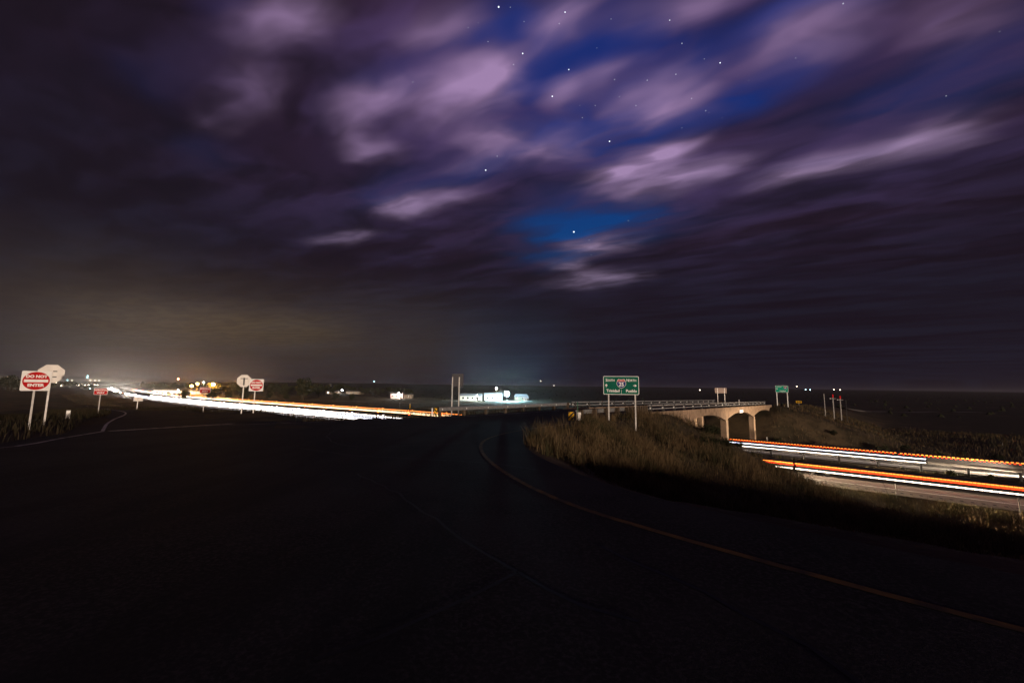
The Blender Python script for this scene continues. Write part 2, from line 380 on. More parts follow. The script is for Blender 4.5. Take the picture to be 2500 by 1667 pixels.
def off(pts, d):
    P_ = np.asarray(pts, float); T = np.gradient(P_, axis=0); T /= np.linalg.norm(T, axis=1)[:, None]
    return P_ + np.stack([T[:, 1], -T[:, 0]], 1) * d
_EDGE = np.concatenate([off(YEL, -1.5)[::-1][::2], np.array([B0 + np.array((UX, UY)) * q for q in np.linspace(-13, -2, 6)])])
_bank = height
def height(x, y, bumps=True):              # the bank, with a shoulder that meets the edge of the asphalt
    h = _bank(x, y, bumps); x = np.asarray(x, float); y = np.asarray(y, float)
    k = (np.abs(x - 10) < 32) & (np.abs(y - 15) < 34)
    if k.any():
        d, _ = seg_dist(x[k], y[k], _EDGE); N = NX * x[k] + NY * y[k]
        top = zp(x[k], y[k]) - np.where(N < 9, .03 * np.clip(NY * x[k] - NX * y[k] - 4, 0, 60), 0)
        sh = top - .07 - np.maximum(0, d - .35) / 2.3 - np.maximum(0, d - 4) / 6
        h = h.copy(); h[k] = np.where(N < 46, np.maximum(h[k], sh), h[k])
    return h
def hz1(x, y): return float(height(np.array([x]), np.array([y]))[0])

def axis(lo, hi, fine, coarse_end):
    a = list(np.arange(lo, hi + .01, fine)); d = fine
    while a[-1] < coarse_end: d *= 1.16; a.append(a[-1] + d)
    d = fine
    while a[0] > -coarse_end: d *= 1.16; a.insert(0, a[0] - d)
    return np.array(a)
xs = axis(-60, 75, .75, 9000); ys = axis(-8, 100, .75, 9000); ys = ys[ys > -400]
gx, gy = np.meshgrid(xs, ys); gz = height(gx, gy)
me = bpy.data.meshes.new('ground'); nxv, nyv = len(xs), len(ys)
idx = np.arange(nxv * nyv).reshape(nyv, nxv)
q = np.stack([idx[:-1, :-1], idx[:-1, 1:], idx[1:, 1:], idx[1:, :-1]], -1).reshape(-1, 4)
me.from_pydata(np.stack([gx, gy, gz], -1).reshape(-1, 3).tolist(), [], q.tolist())
me.polygons.foreach_set('use_smooth', [True] * len(me.polygons))
gm = bpy.data.materials.new('dry_prairie_soil'); gm.use_nodes = True
q_ = G(gm.node_tree); bs = gm.node_tree.nodes['Principled BSDF']; bs.inputs['Roughness'].default_value = .95; bs.inputs['Specular IOR Level'].default_value = .1
tc = q_.n('ShaderNodeTexCoord').outputs['Object']
c1 = q_.mix(q_.rng(q_.noise(tc, .22, 5, .65)[0], .35, .65), (.030, .024, .014), (.085, .060, .034))
c1 = q_.mix(q_.rng(q_.noise(tc, .02, 4, .6)[0], .4, .62), c1, (.040, .032, .019))
q_.put(bs.inputs['Base Color'], c1)
bp = q_.n('ShaderNodeBump'); bp.inputs['Strength'].default_value = .6; bp.inputs['Distance'].default_value = .15
q_.put(bp.inputs['Height'], q_.noise(tc, 1.6, 5, .7)[0]); gm.node_tree.links.new(bp.outputs[0], bs.inputs['Normal'])
obj('ground', me, gm, kind='structure')

# ------------------------------------------------------------------ roads
def ribbon(pts, w0, w1, zoff=0.0, zf=None):       # pts Nx2, from w0 to w1 to the side
    P_ = np.asarray(pts, float); T = np.gradient(P_, axis=0); T /= np.linalg.norm(T, axis=1)[:, None]
    Nn = np.stack([T[:, 1], -T[:, 0]], 1); mb = MB(); vs = []
    for p, nn in zip(P_, Nn):
        for w in (w0, w1):
            a = p + nn * w; vs.append((a[0], a[1], float(zf(a[0], a[1])) + zoff))
    return mb.add(vs, [(2 * i, 2 * i + 1, 2 * i + 3, 2 * i + 2) for i in range(len(P_) - 1)])
# the asphalt of crossroad, ramp throat and exit ramp: one sheet cut along its outer edge
def road_top(x, y):
    x = np.asarray(x, float); y = np.asarray(y, float)
    s = (x - B0[0]) * UX + (y - B0[1]) * UY
    z = np.where(s < 0, zp(x, y), deck_z(s)); m_ = NY * x - NX * y; n_ = NX * x + NY * y
    z = z - np.where(n_ < 9, .03 * np.clip(m_ - 4, 0, 60), 0)
    rd, rz = seg_dist(x, y, RAMP, RAMPZ)
    k = np_smooth(24, 34, np.hypot(x, y)) * np_smooth(-16, -26, x)
    return z * (1 - k) + rz * k
far_line = [tuple(B0 + np.array((UX, UY)) * s + np.array((UY, -UX)) * -8.4) for s in np.arange(-1, -36, -2.0)]     # far edge line of the crossroad
near_line = [tuple(B0 + np.array((UX, UY)) * s + np.array((UY, -UX)) * -.9) for s in np.arange(-1, -14, -2.0)]
yel_edge = off(YEL, -1.5)                          # grass side of the yellow line
ramp_l = catmull([(-17.4, 17.3), (-24, 24.2), (-34.6, 36.3), (-57, 58), (-97, 93.5), (-147, 139.5)], 3)
ramp_r = catmull([(-152.5, 145), (-103, 99), (-63.5, 62.8), (-39.5, 46), (-29, 36.2), (-21.5, 31.2), (-14, 27.2)], 3)
outline = [tuple(p) for p in yel_edge[::-1]]
outline += [tuple(p) for p in np.array(near_line)[::-1] + np.array((UY, -UX)) * .7]
outline += [tuple(p) for p in np.array(far_line)[:16] + np.array((UY, -UX)) * -.8]
outline += [tuple(p) for p in off(ramp_r[::-1], 1.2)[:len(ramp_r)]]
outline += [tuple(p) for p in off(ramp_l, -1.0)[::-1]]
outline += [tuple(p) for p in off(LWH, -.9)[::-1]]
outline += [(-40, -30), (30, -30)]
def poly_sheet(name, outline, zf, zoff, cell, mt):
    import bmesh
    bm = bmesh.new(); vs = [bm.verts.new((p[0], p[1], 0)) for p in outline]
    f = bm.faces.new(vs)
    bmesh.ops.triangulate(bm, faces=[f])
    x0, x1 = min(p[0] for p in outline), max(p[0] for p in outline); y0, y1 = min(p[1] for p in outline), max(p[1] for p in outline)
    for lo, hi, ax in ((x0, x1, 0), (y0, y1, 1)):
        t = lo + cell
        while t < hi:
            co = [0, 0, 0]; no = [0, 0, 0]; co[ax] = t; no[ax] = 1
            bmesh.ops.bisect_plane(bm, geom=bm.verts[:] + bm.edges[:] + bm.faces[:], plane_co=co, plane_no=no, dist=1e-4)
            t += cell
    V = np.array([v.co[:2] for v in bm.verts]); Zs = zf(V[:, 0], V[:, 1])
    for v, z in zip(bm.verts, Zs): v.co.z = float(z) + zoff
    me = bpy.data.meshes.new(name); bmesh.ops.recalc_face_normals(bm, faces=bm.faces[:]); bm.to_mesh(me); bm.free()
    return obj(name, me, mt, kind='structure')
poly_sheet('crossroad', outline, road_top, .0, 4.0, M['asphalt'])
def rt1(x, y): return float(road_top(np.array([x]), np.array([y]))[0])
def st(name, mb, mt): return mb.build(name, mt, kind='structure')
st('yellow_edge_line', ribbon(YEL[int(len(YEL) * .12):], -.05, .06, .006, rt1), M['yellow_paint'])
st('white_edge_line', ribbon(YEL[:int(len(YEL) * .12) + 1], -.05, .06, .006, rt1), M['white_paint'])
st('white_edge_line', ribbon(LWH, -.06, .06, .006, rt1), M['white_paint'])
st('white_edge_line', ribbon(ramp_l, -.06, .06, .006, rt1), M['white_paint'])
st('white_edge_line', ribbon(np.array(far_line), -.05, .05, .006, rt1), M['white_paint'])
st('white_stop_line', ribbon(np.linspace((-17.3, 17.5), (-15.7, 23.0), 8), -.16, .16, .009, rt1), M['white_paint'])
for k, pts in enumerate(([(-8.6, 20), (-7.2, 16), (-5.0, 13.2), (-3.2, 13.8), (-1.8, 14.6)], [(-3.2, 8.6), (-1.9, 6.9), (-.8, 5.2), (.1, 3.9), (.9, 3.1)],
                         [(-6.5, 12.6), (-4.2, 11.2), (-2.6, 10.8), (-.6, 10.2), (.6, 9.3)], [(.1, 3.9), (-.6, 3.1), (-1.2, 2.6)], [(-6.5, 24), (-7.4, 21.6), (-8.9, 20.2)],
                         [(-1.6, 30.5), (-2.1, 27), (-3.2, 24)], [(1.0, 4.6), (1.8, 3.2), (2.2, 2.0)])):
    p = catmull(pts, .35); p = p + (rng.random(p.shape) - .5) * .10
    st('crack_seal', ribbon(p, -.022, .022, .004, rt1), M['tar'])

def hribbon(N0, N1, s0, s1, step, zoff):
    mb = MB(); ss = np.arange(s0, s1 + .01, step); vs = []
    for s in ss:
        for N in (N0, N1): p = road(s, N); vs.append((p[0], p[1], p[2] + zoff))
    return mb.add(vs, [(2 * i, 2 * i + 1, 2 * i + 3, 2 * i + 2) for i in range(len(ss) - 1)])
st('near_carriageway', hribbon(51.3, 62.2, -300, 1900, 6, 0), M['pavement'])
st('far_carriageway', hribbon(70.2, 82.3, -300, 1900, 6, 0), M['pavement'])
st('near_white_edge_line', hribbon(54.0, 54.35, -300, 900, 6, .006), M['edge_white'])  # edge lines kept wide and bright, filling in for light trails too
st('near_yellow_edge_line', hribbon(60.9, 61.2, -300, 900, 6, .006), M['edge_yellow'])
st('far_yellow_edge_line', hribbon(72.0, 72.3, -300, 900, 6, .006), M['edge_white'])
st('far_white_edge_line', hribbon(79.2, 79.5, -300, 900, 6, .006), M['edge_white'])
st('paved_drain', hribbon(65.3, 66.1, -60, 260, 5, -.56), M['concrete'])
for Nl, nm in ((57.6, 'near_lane_dashes'), (75.7, 'far_lane_dashes')):
    mb = MB()
    for s in np.arange(-60, 320, 12.0):
        h_ = hribbon(Nl, Nl + .15, s, s + 3, 3, .006); mb.add(h_.v, h_.f)
    st(nm, mb, M['edge_white'])
mb = MB()
for s in np.arange(-34, 18, .62):
    h_ = hribbon(52.35, 52.75, s, s + .2, .2, .005); mb.add(h_.v, h_.f)
st('rumble_strip', mb, M['tar'])
mb = MB()
for s in np.arange(-100, 320, 7.5):
    for a, b in ((51.35, 62.15), (70.25, 82.25)):
        h_ = hribbon(a, b, s, s + .03, .03, .003); mb.add(h_.v, h_.f)
st('pavement_joints', mb, M['tar'])

# ================================================================== the overpass
PU = np.array((UX, UY)); PR = np.array((UY, -UX))          # along the bridge / to its near (camera) side
def bp3(s, t, z): a = B0 + PU * s + PR * t; return Vector((a[0], a[1], z))
BRZ = math.atan2(UY, UX)
def bbox_s(mb, s0, s1, t0, t1, z0f, z1f):                   # a slanted bar along the bridge between two height functions
    vs = [bp3(s, t, zf(s)) for s in (s0, s1) for t, zf in ((t0, z0f), (t1, z0f), (t1, z1f), (t0, z1f))]
    mb.add(vs, [(0, 1, 2, 3), (7, 6, 5, 4), (0, 4, 5, 1), (1, 5, 6, 2), (2, 6, 7, 3), (3, 7, 4, 0)])
BR0 = bp3(26, -4.5, HWY)
bridge = thing('overpass_bridge', 'arched concrete overpass with steel railings crossing above the highway', 'bridge', BR0)
PIER = [9.2, 26.0, 42.8]
SE0, SE1 = -2.0, 57.4
def soffit(s):                                              # underside of the haunched girders
    crown, spring = -.74, -1.78
    if s < PIER[0]: return -3.6
    for a, b in ((PIER[0], PIER[1]), (PIER[1], PIER[2]), (PIER[2], PIER[2] + 16.8)):
        if a <= s <= b:
            u = (s - (a + b) / 2) / ((b - a) / 2)
            return crown + (spring - crown) * abs(u) ** 2.1
    return crown
def girder(t0, t1, s0):
    mb = MB(); ss = [s0] + [s for s in np.arange(math.ceil(s0), SE1, .7)] + [PIER[0] - .01, PIER[0] + .01, SE1]; ss = sorted(set(x for x in ss if x >= s0)); vs = []
    for s in ss:
        for t in (t0, t1):
            vs.append(bp3(s, t, deck_z(s) - .22)); vs.append(bp3(s, t, deck_z(s) + soffit(s)))
    fs = []
    for i in range(len(ss) - 1):
        a, b = 4 * i, 4 * i + 4
        fs += [(a, a + 1, b + 1, b), (a + 2, b + 2, b + 3, a + 3), (a + 1, a + 3, b + 3, b + 1), (a, b, b + 2, a + 2)]
    e = 4 * (len(ss) - 1); fs += [(0, 2, 3, 1), (e, e + 1, e + 3, e + 2)]
    return mb.add(vs, fs)
for t0, t1 in ((.10, -.38), (-4.3, -4.9), (-8.7, -9.2)):
    girder(t1, t0, 4.8).build('girder', M['concrete'], bridge, BR0)
mb = MB()
for s in np.arange(SE0, SE1 - .1, 2.97): bbox_s(mb, s, s + 2.97, .28, -9.3, lambda q: deck_z(q) - .22, lambda q: deck_z(q) - .0)
mb.build('deck', M['concrete'], bridge, BR0)
for t0, t1 in ((.34, -.12), (-9.36, -8.9)):                 # edge beam that carries the railing
    mb = MB(); bbox_s(mb, SE0, SE1 + .2, max(t0, t1), min(t0, t1), lambda q: deck_z(q) - .36, lambda q: deck_z(q) + .14)
    mb.build('edge_beam', M['concrete'], bridge, BR0)
mb = MB(); bbox_s(mb, -3.4, 4.78, .52, -9.6, lambda q: deck_z(q) - 3.2, lambda q: deck_z(q) - .24)
mb.build('abutment', M['concrete_dark'], bridge, BR0)
mb = MB(); bbox_s(mb, SE1 - 1.4, SE1 + 1.2, .0, -9.2, lambda q: deck_z(q) - 3.2, lambda q: deck_z(q) - .30)
mb.build('abutment', M['concrete_dark'], bridge, BR0)
for k, s in enumerate(PIER):
    zt = deck_z(s) - 1.70
    for t in (-.18, -4.6, -8.9):
        mb = MB(); zb = HWY - .4
        c = bp3(s, t, (zb + zt) / 2)
        mb.box(c, (1.05, .78, zt - zb), BRZ, taper=1.0)
        col = mb.build('pier_column', M['concrete'], bridge, BR0)
        f = MB(); f.box(bp3(s, t, HWY + .25), (1.35, 1.05, .5), BRZ); f.build('column_footing', M['concrete_dark'], col, BR0)
    mb = MB(); mb.box(bp3(s, -4.55, deck_z(s) - 1.0), (.7, 8.1, .4), BRZ); mb.build('pier_cap', M['concrete'], bridge, BR0)
ss_ = np.concatenate([np.arange(-1.0, 57.5, 2.5), np.arange(58, 150, 4.0)])
def over_z(s): return deck_z(s) if s < 57.6 else max(deck_z(60) - max(0, s - 60) * .03, -8.3) + .02
_ov = MB().add([bp3(s, t, over_z(s) + .012) for s in ss_ for t in (-.2, -8.8)], [(2 * i, 2 * i + 1, 2 * i + 3, 2 * i + 2) for i in range(len(ss_) - 1)])
st('bridge_roadway', _ov, M['asphalt'])
for t in (-.85, -8.15):
    _ov = MB().add([bp3(s, t + q, over_z(s) + .018) for s in ss_ for q in (-.05, .05)], [(2 * i, 2 * i + 1, 2 * i + 3, 2 * i + 2) for i in range(len(ss_) - 1)])
    st('white_edge_line', _ov, M['white_paint'])
# clearance plate on the girder
mb = MB(); s = 34.4; mb.box(bp3(s, .16, deck_z(s) - .60), (2.0, .10, .52), BRZ)
pl = mb.build('clearance_plate', M['sign_white'], bridge, BR0)
# railings: posts, two rails, reflectors
for side, t in (('near', .10), ('far', -9.10)):
    rs = np.arange(0, 53, 3.07)
    for i, s in enumerate(rs):
        mb = MB(); mb.box(bp3(s, t, deck_z(s) + .14 + .36), (.20, .22, .72), BRZ, taper=.85)
        po = mb.build('railing_post', M['steel_dark'], bridge, BR0)
        mb = MB(); mb.box(bp3(s - .16, t - (.16 if side == 'far' else -.02), deck_z(s) + .52), (.05, .13, .17), BRZ)
        mb.build('reflector', M['reflector'], po, BR0)
    for h, r in ((.80, .075), (.45, .06)):
        mb = MB(); bbox_s(mb, rs[0] - .6, rs[-1] + .6, t + r, t - r, lambda q: deck_z(q) + h - r * .9, lambda q: deck_z(q) + h + r * .9)
        mb.build('rail', M['steel'], bridge, BR0)

# ================================================================== guardrails
WPROF = [(0, .155), (-.03, .14), (-.08, .09), (-.08, .06), (0, .015), (0, -.015), (-.08, -.06), (-.08, -.09), (-.03, -.14), (0, -.155)]
def wbeam(name, label, pts, zf, traffic_side, spacing, parent_cat='guardrail', hgt=.62, post=None, refl=True, flip=1):
    P_ = np.asarray(pts, float); L = np.concatenate([[0], np.cumsum(np.linalg.norm(np.diff(P_, axis=0), axis=1))])
    def at(d): return np.array([np.interp(d, L, P_[:, 0]), np.interp(d, L, P_[:, 1])])
    loc = Vector((P_[0][0], P_[0][1], zf(*P_[0]))); root = thing(name, label, parent_cat, loc)
    ds = np.arange(0, L[-1] + .01, 1.0); mb = MB(); vs = []; K = len(WPROF)
    for d in ds:
        a = at(d); b = at(min(d + .5, L[-1])) - at(max(d - .5, 0)); b /= np.linalg.norm(b); nn = np.array((b[1], -b[0])) * traffic_side
        z = zf(a[0], a[1]) + hgt
        for o, h in WPROF: vs.append((a[0] - nn[0] * (o - .10), a[1] - nn[1] * (o - .10), z + h))
    fs = [(i * K + j, i * K + j + 1, (i + 1) * K + j + 1, (i + 1) * K + j) for i in range(len(ds) - 1) for j in range(K - 1)]
    mb.add(vs, fs); rl = mb.build('rail', M['steel'], root, loc, smooth=False)
    so = rl.modifiers.new('thickness', 'SOLIDIFY'); so.thickness = .012
    for d in (np.arange(.3, L[-1], spacing) if not callable(spacing) else spacing(L[-1])):
        a = at(d); b = at(min(d + .5, L[-1])) - at(max(d - .5, 0)); rz = math.atan2(b[1], b[0]); z = zf(a[0], a[1])
        b /= np.linalg.norm(b); nn = np.array((b[1], -b[0])) * traffic_side
        mb = MB(); mb.box((a[0] - nn[0] * .14, a[1] - nn[1] * .14, z + .22), (.20, .22, 1.16), rz)
        po = mb.build('post', post or M['wood'], root, loc)
        mb = MB(); mb.box((a[0] + nn[0] * .04, a[1] + nn[1] * .04, z + hgt), (.16, .12, .34), rz); mb.build('spacer_block', post or M['wood'], po, loc)
        if refl:
            mb = MB(); mb.box((a[0] + nn[0] * .20, a[1] + nn[1] * .20, z + hgt), (.04, .10, .12), rz); mb.build('reflector', M['reflector'], po, loc)
    return root
def cr(s, t): a = B0 + PU * s + PR * t; return (a[0], a[1])
def zroad(x, y): return hz1(x, y) * 0 + rt1(x, y)
wbeam('guardrail', 'timber-post guardrail running from the striped marker to the bridge on the near side', [cr(s, .12) for s in np.linspace(-13.3, -.7, 14)], zroad, -1, lambda L: [.4, 2.4, 4.3, 6.2, 8.0, 8.7, 9.4, 9.9, 10.4, 10.9, 11.4, 11.9], refl=False)
wbeam('guardrail', 'long grey guardrail on the far side of the crossroad before the bridge', [cr(s, -9.3) for s in np.linspace(-19.5, -.7, 20)], zroad, 1, 2.6)
tag_m = lambda N, a, b, st_: [(road(s, N)[0], road(s, N)[1]) for s in np.arange(a, b, st_)]
wbeam('guardrail', 'low dark guardrail along the weedy median below the far carriageway', tag_m(69.4, -60, 40, 4), lambda x, y: HWY, 1, 3.8, refl=False, post=M['steel_dark'])
# round end shoes and striped markers
def striped_marker(label, x, y, z, rz, w, h, base, flip=1):
    r = thing('object_marker', label, 'marker', (x, y, z), rz)
    mb = MB(); mb.box((0, 0, base + h / 2), (w, .012, h)); pn = mb.build('panel', M['sign_yellow'], r)
    for k in range(-3, 4):                                   # diagonal black bars clipped to the panel
        z0 = base + h / 2 + k * h / 1.7; bw = h / 3.6; sl = flip * w * .95
        poly = [(-w / 2, z0 - sl / 2), (w / 2, z0 + sl / 2), (w / 2, z0 + sl / 2 + bw), (-w / 2, z0 - sl / 2 + bw)]
        for lim, sg in ((base + .01, 1), (base + h - .01, -1)):
            out = []
            for i in range(len(poly)):
                p_, q_2 = poly[i - 1], poly[i]; ip, iq = (p_[1] - lim) * sg >= 0, (q_2[1] - lim) * sg >= 0
                if ip != iq: t_ = (lim - p_[1]) / (q_2[1] - p_[1]); out.append((p_[0] + t_ * (q_2[0] - p_[0]), lim))
                if iq: out.append(q_2)
            poly = out
        if len(poly) < 3: continue
        MB().prism([(a * .97, b) for a, b in poly], -.0105, -.0068).build('stripe', M['black'], pn)
    mb = MB(); mb.box((0, .04, base / 2), (.06, .05, base + .1)); mb.build('post', M['steel_dark'], r)
    return r
ox, oy = cr(-13.9, .15); oz = zroad(ox, oy)
striped_marker('yellow and black striped marker at the near guardrail end beside tall grass', ox - .15, oy, oz - .1, R(5), .44, .62, .12, 1)
ec = thing('guardrail_end', 'pale rounded end cap closing the near guardrail beside the striped marker', 'guardrail end', (ox + .42, oy + .1, oz - .1))
mb = MB(); mb.cyl((0, 0, .12), (0, 0, .72), .19, n=16); mb.build('end_shoe', M['alu'], ec, smooth=False)
mb = MB(); mb.box((0, 0, .2), (.1, .1, .6)); mb.build('post', M['steel_dark'], ec)
dl = thing('delineator_post', 'thin green snow stake standing beside the striped marker', 'stake', (ox + .30, oy - .25, oz - .1))
mb = MB(); mb.cyl((0, 0, 0), (0, 0, 1.42), .022, n=6); mb.build('stake', mat('green_stake', (.05, .16, .07), .5), dl)
mb = MB(); mb.box((0, 0, 1.46), (.06, .02, .12)); mb.build('reflector', M['sign_green'], dl)
fx, fy = cr(-19.8, -9.2)
striped_marker('small orange and black marker at the far guardrail end by the tall posts', fx, fy, zroad(fx, fy) - .05, R(10), .22, .52, .25, -1)
wp = thing('delineator_post', 'white marker board beside the far guardrail end', 'marker', (fx - .26, fy - .1, zroad(fx, fy)), R(5))
mb = MB(); mb.box((0, 0, .42), (.10, .02, .62)); mb.build('board', M['sign_white'], wp)
mb = MB(); mb.box((0, .02, .2), (.04, .02, .5)); mb.build('post', M['steel_dark'], wp)

# ================================================================== signs
def rounded(w, h, r, k=4):
    out = []
    for cx, cz, a0 in ((w / 2 - r, h / 2 - r, 0), (-w / 2 + r, h / 2 - r, 90), (-w / 2 + r, -h / 2 + r, 180), (w / 2 - r, -h / 2 + r, 270)):
        out += [(cx + r * math.cos(R(a0 + 90 * i / k)), cz + r * math.sin(R(a0 + 90 * i / k))) for i in range(k + 1)]
    return out
def shifted(poly, dx, dz): return [(a + dx, b + dz) for a, b in poly]
def circle(r, n=40): return [(r * math.cos(2 * math.pi * i / n), r * math.sin(2 * math.pi * i / n)) for i in range(n)]
def post_part(root, x, y, z0, z1, lean=0.0, w=.06, mt=None):
    mb = MB()                                                # U-channel post
    for dx, sy, sx in ((0, .008, w), (-w / 2, .04, .008), (w / 2, .04, .008)):
        mb.box((x + dx, y + (.016 if sx < w else 0), (z0 + z1) / 2), (sx, sy, z1 - z0))
    return mb.build('post', mt or M['post_galv'], root)
def place(px, base_y, depth):                               # ground point seen at a column of the photo, at a distance along the view axis
    d = ray(px, base_y); k = depth / d.y
    return EYE + d * k
def do_not_enter(label, px, depth, zc, size, rz, zg, posts=(0,)):
    p = place(px, 940, depth); r = thing('do_not_enter_sign', label, 'road sign', (p.x, p.y, zg), rz)
    c = zc - zg
    pn = MB().prism(shifted(rounded(size, size, .045), 0, c), -.012, 0).build('panel', M['sign_white'], r)
    dk = MB().prism(shifted(circle(size * .455), 0, c), -.016, -.0125).build('disc', M['sign_red'], pn)
    MB().prism(shifted(rounded(size * .80, size * .135, .004, 1), 0, c), -.0185, -.0165).build('bar', M['sign_white'], dk)
    k = size / .914
    lettering('DO NOT', .168 * k, 0, c + .20 * k, -.019, M['sign_white'], pn, bold=.009 * k, sx=.95)
    lettering('ENTER', .175 * k, 0, c - .205 * k, -.019, M['sign_white'], pn, bold=.009 * k, sx=.95)
    for x in posts: post_part(r, x, .006, -.3, c + size * .42)
    return r
def face_cam(px, depth, extra=0.0):                         # yaw so that the sign's -y side looks at the camera
    p = place(px, 940, depth); return math.atan2(-p.x, p.y) + extra
def octagon(w): return [(w / 2 / math.cos(R(22.5)) * math.cos(R(22.5 + 45 * i)), w / 2 / math.cos(R(22.5)) * math.sin(R(22.5 + 45 * i))) for i in range(8)]
def stop_back(label, px, depth, zc, size, rz, zg, bracket):
    p = place(px, 940, depth); r = thing('stop_sign', label, 'road sign', (p.x, p.y, zg), rz); c = zc - zg
    MB().prism(shifted(octagon(size), 0, c), 0, .012).build('panel', M['alu'], r)
    fr = MB().prism(shifted(octagon(size * .98), 0, c), .0125, .015).build('red_face', M['sign_red'], r)
    post_part(r, 0, -.03, -.3, c + size * (.25 if bracket == 'T' else .1))
    if bracket == 'T':
        mb = MB(); mb.box((0, -.035, c + size * .19), (size * .52, .03, .05)); mb.build('bracket', M['steel_dark'], r)
        mb = MB(); mb.box((0, -.06, c - size * .05), (.10, .03, size * .62)); mb.build('back_brace', M['steel_dark'], r)
    else:
        for h in (.14, -.17):
            mb = MB(); mb.box((size * .14, -.012, c + h * size), (.14, .02, .05)); mb.build('bracket', M['steel_dark'], r)
    return r
def zat(px, depth): p = place(px, 940, depth); return hz1(p.x, p.y)
def eye_z(py_off, depth): return 1.6 + py_off * depth / FPX    # height seen py_off px above the horizon
# pair on the left shoulder
do_not_enter('nearest do not enter sign on the far left verge, overlapping a sign back', 87, 18.4, eye_z(-.5, 18.4), .90, face_cam(87, 18.4), zat(87, 18.4) , (-.02,))
stop_back('back of a bare aluminium octagonal sign behind the nearest do not enter sign', 121, 20.4, eye_z(17, 20.4), .92, face_cam(121, 20.4, R(-6)), zat(121, 20.4), 'two')
# pair on the island between exit ramp and crossroad
stop_back('back of an octagonal sign on a dark bracket between exit ramp and crossroad', 595, 31.2, eye_z(5.5, 31.2), .93, face_cam(595, 31.2, R(-4)), zat(595, 31.2), 'T')
do_not_enter('smaller do not enter sign right of the octagon back before the light stream', 626, 30.6, eye_z(-4.5, 30.6), .92, face_cam(626, 30.6), zat(626, 30.6), (-.06,))
def wrong_way(label, px, depth, zc, w, h, rz, zg, shade=False):
    p = place(px, 940, depth); r = thing('wrong_way_sign', label, 'road sign', (p.x, p.y, zg), rz); c = zc - zg
    pn = MB().prism(shifted(rounded(w, h, .05), 0, c), -.012, 0).build('panel', M['sign_white'], r)
    MB().prism(shifted(rounded(w - .05, h - .05, .04), 0, c), -.016, -.0125).build('red_field', M['sign_red'], pn)
    lettering('WRONG', .22, 0, c + .13, -.019, M['sign_white'], pn, bold=.008, sx=1.05)
    lettering('WAY', .22, 0, c - .13, -.019, M['sign_white'], pn, bold=.008, sx=1.05)
    post_part(r, 0, .006, -.3, c + h * .4); return r
wrong_way('red wrong way sign left of the exit ramp on a leaning post', 248, 39.5, eye_z(-24, 39.5), .95, .62, face_cam(248, 39.5), zat(248, 39.5))
wrong_way('red wrong way sign standing right of the exit ramp before the light stream', 502, 44.6, eye_z(-18, 44.6), .96, .62, face_cam(502, 44.6), zat(502, 44.6))
def arrow(mbx, x, z, size, ang):                             # shafted arrow, in x-z
    pts = [(-.09, -.5), (.09, -.5), (.09, .02), (.32, -.14), (.32, .08), (0, .5), (-.32, .08), (-.32, -.14), (-.09, .02)]
    ca, sa = math.cos(ang), math.sin(ang)
    return [(x + size * (a * ca - b * sa), z + size * (a * sa + b * ca)) for a, b in pts]
def shield(parent, x, z, h, y, digits, txt_y):
    def out(k):
        w = h * .5 * k; p = []
        p += [(-w * .62, h * .5 * k), (-w * .25, h * .455 * k), (0, h * .44 * k), (w * .25, h * .455 * k), (w * .62, h * .5 * k), (w * .86, h * .30 * k)]
        p += [(w * .98, h * .08 * k), (w * .95, -h * .12 * k), (w * .72, -h * .30 * k), (w * .38, -h * .43 * k), (0, -h * .52 * k)]
        p += [(-a, b) for a, b in ((w * .38, -h * .43 * k), (w * .72, -h * .30 * k), (w * .95, -h * .12 * k), (w * .98, h * .08 * k), (w * .86, h * .30 * k))]
        return shifted(p[::-1], x, z)
    sh = MB().prism(out(1.0), y - .002, y).build('route_shield', M['sign_white'], parent)
    full = out(.93)
    blue = [(a, min(b, z + h * .20)) for a, b in full]; redp = [(a, max(b, z + h * .225)) for a, b in full]
    def dedupe(p): return [q for i, q in enumerate(p) if abs(q[0] - p[i - 1][0]) + abs(q[1] - p[i - 1][1]) > 1e-4]
    bl = [(a, b) for a, b in full if b <= z + h * .20]; 
    w93 = h * .5 * .93
    bl = [(x + w93 * .94, z + h * .20)] + [q for q in full if q[1] < z + h * .19]
    bl.sort(key=lambda q: math.atan2(q[1] - z, q[0] - x)); bl.append((x - w93 * .94, z + h * .20))
    bl.sort(key=lambda q: math.atan2(q[1] - (z - h * .1), q[0] - x))
    MB().prism(bl, y - .0045, y - .0022).build('blue_field', M['sign_blue'], sh)
    rd = [q for q in full if q[1] > z + h * .25] + [(x + w93 * .93, z + h * .225), (x - w93 * .93, z + h * .225)]
    rd.sort(key=lambda q: math.atan2(q[1] - (z + h * .33), q[0] - x))
    MB().prism(rd, y - .0045, y - .0022).build('red_field', M['sign_red'], sh)
    lettering('INTERSTATE', h * .135, x, z + h * .335, y - .0065, M['sign_white'], sh, bold=.0, sx=.95)
    lettering(digits, h * .56, x, z - h * .10, y - .0065, M['sign_white'], sh, bold=h * .016, sx=.95)
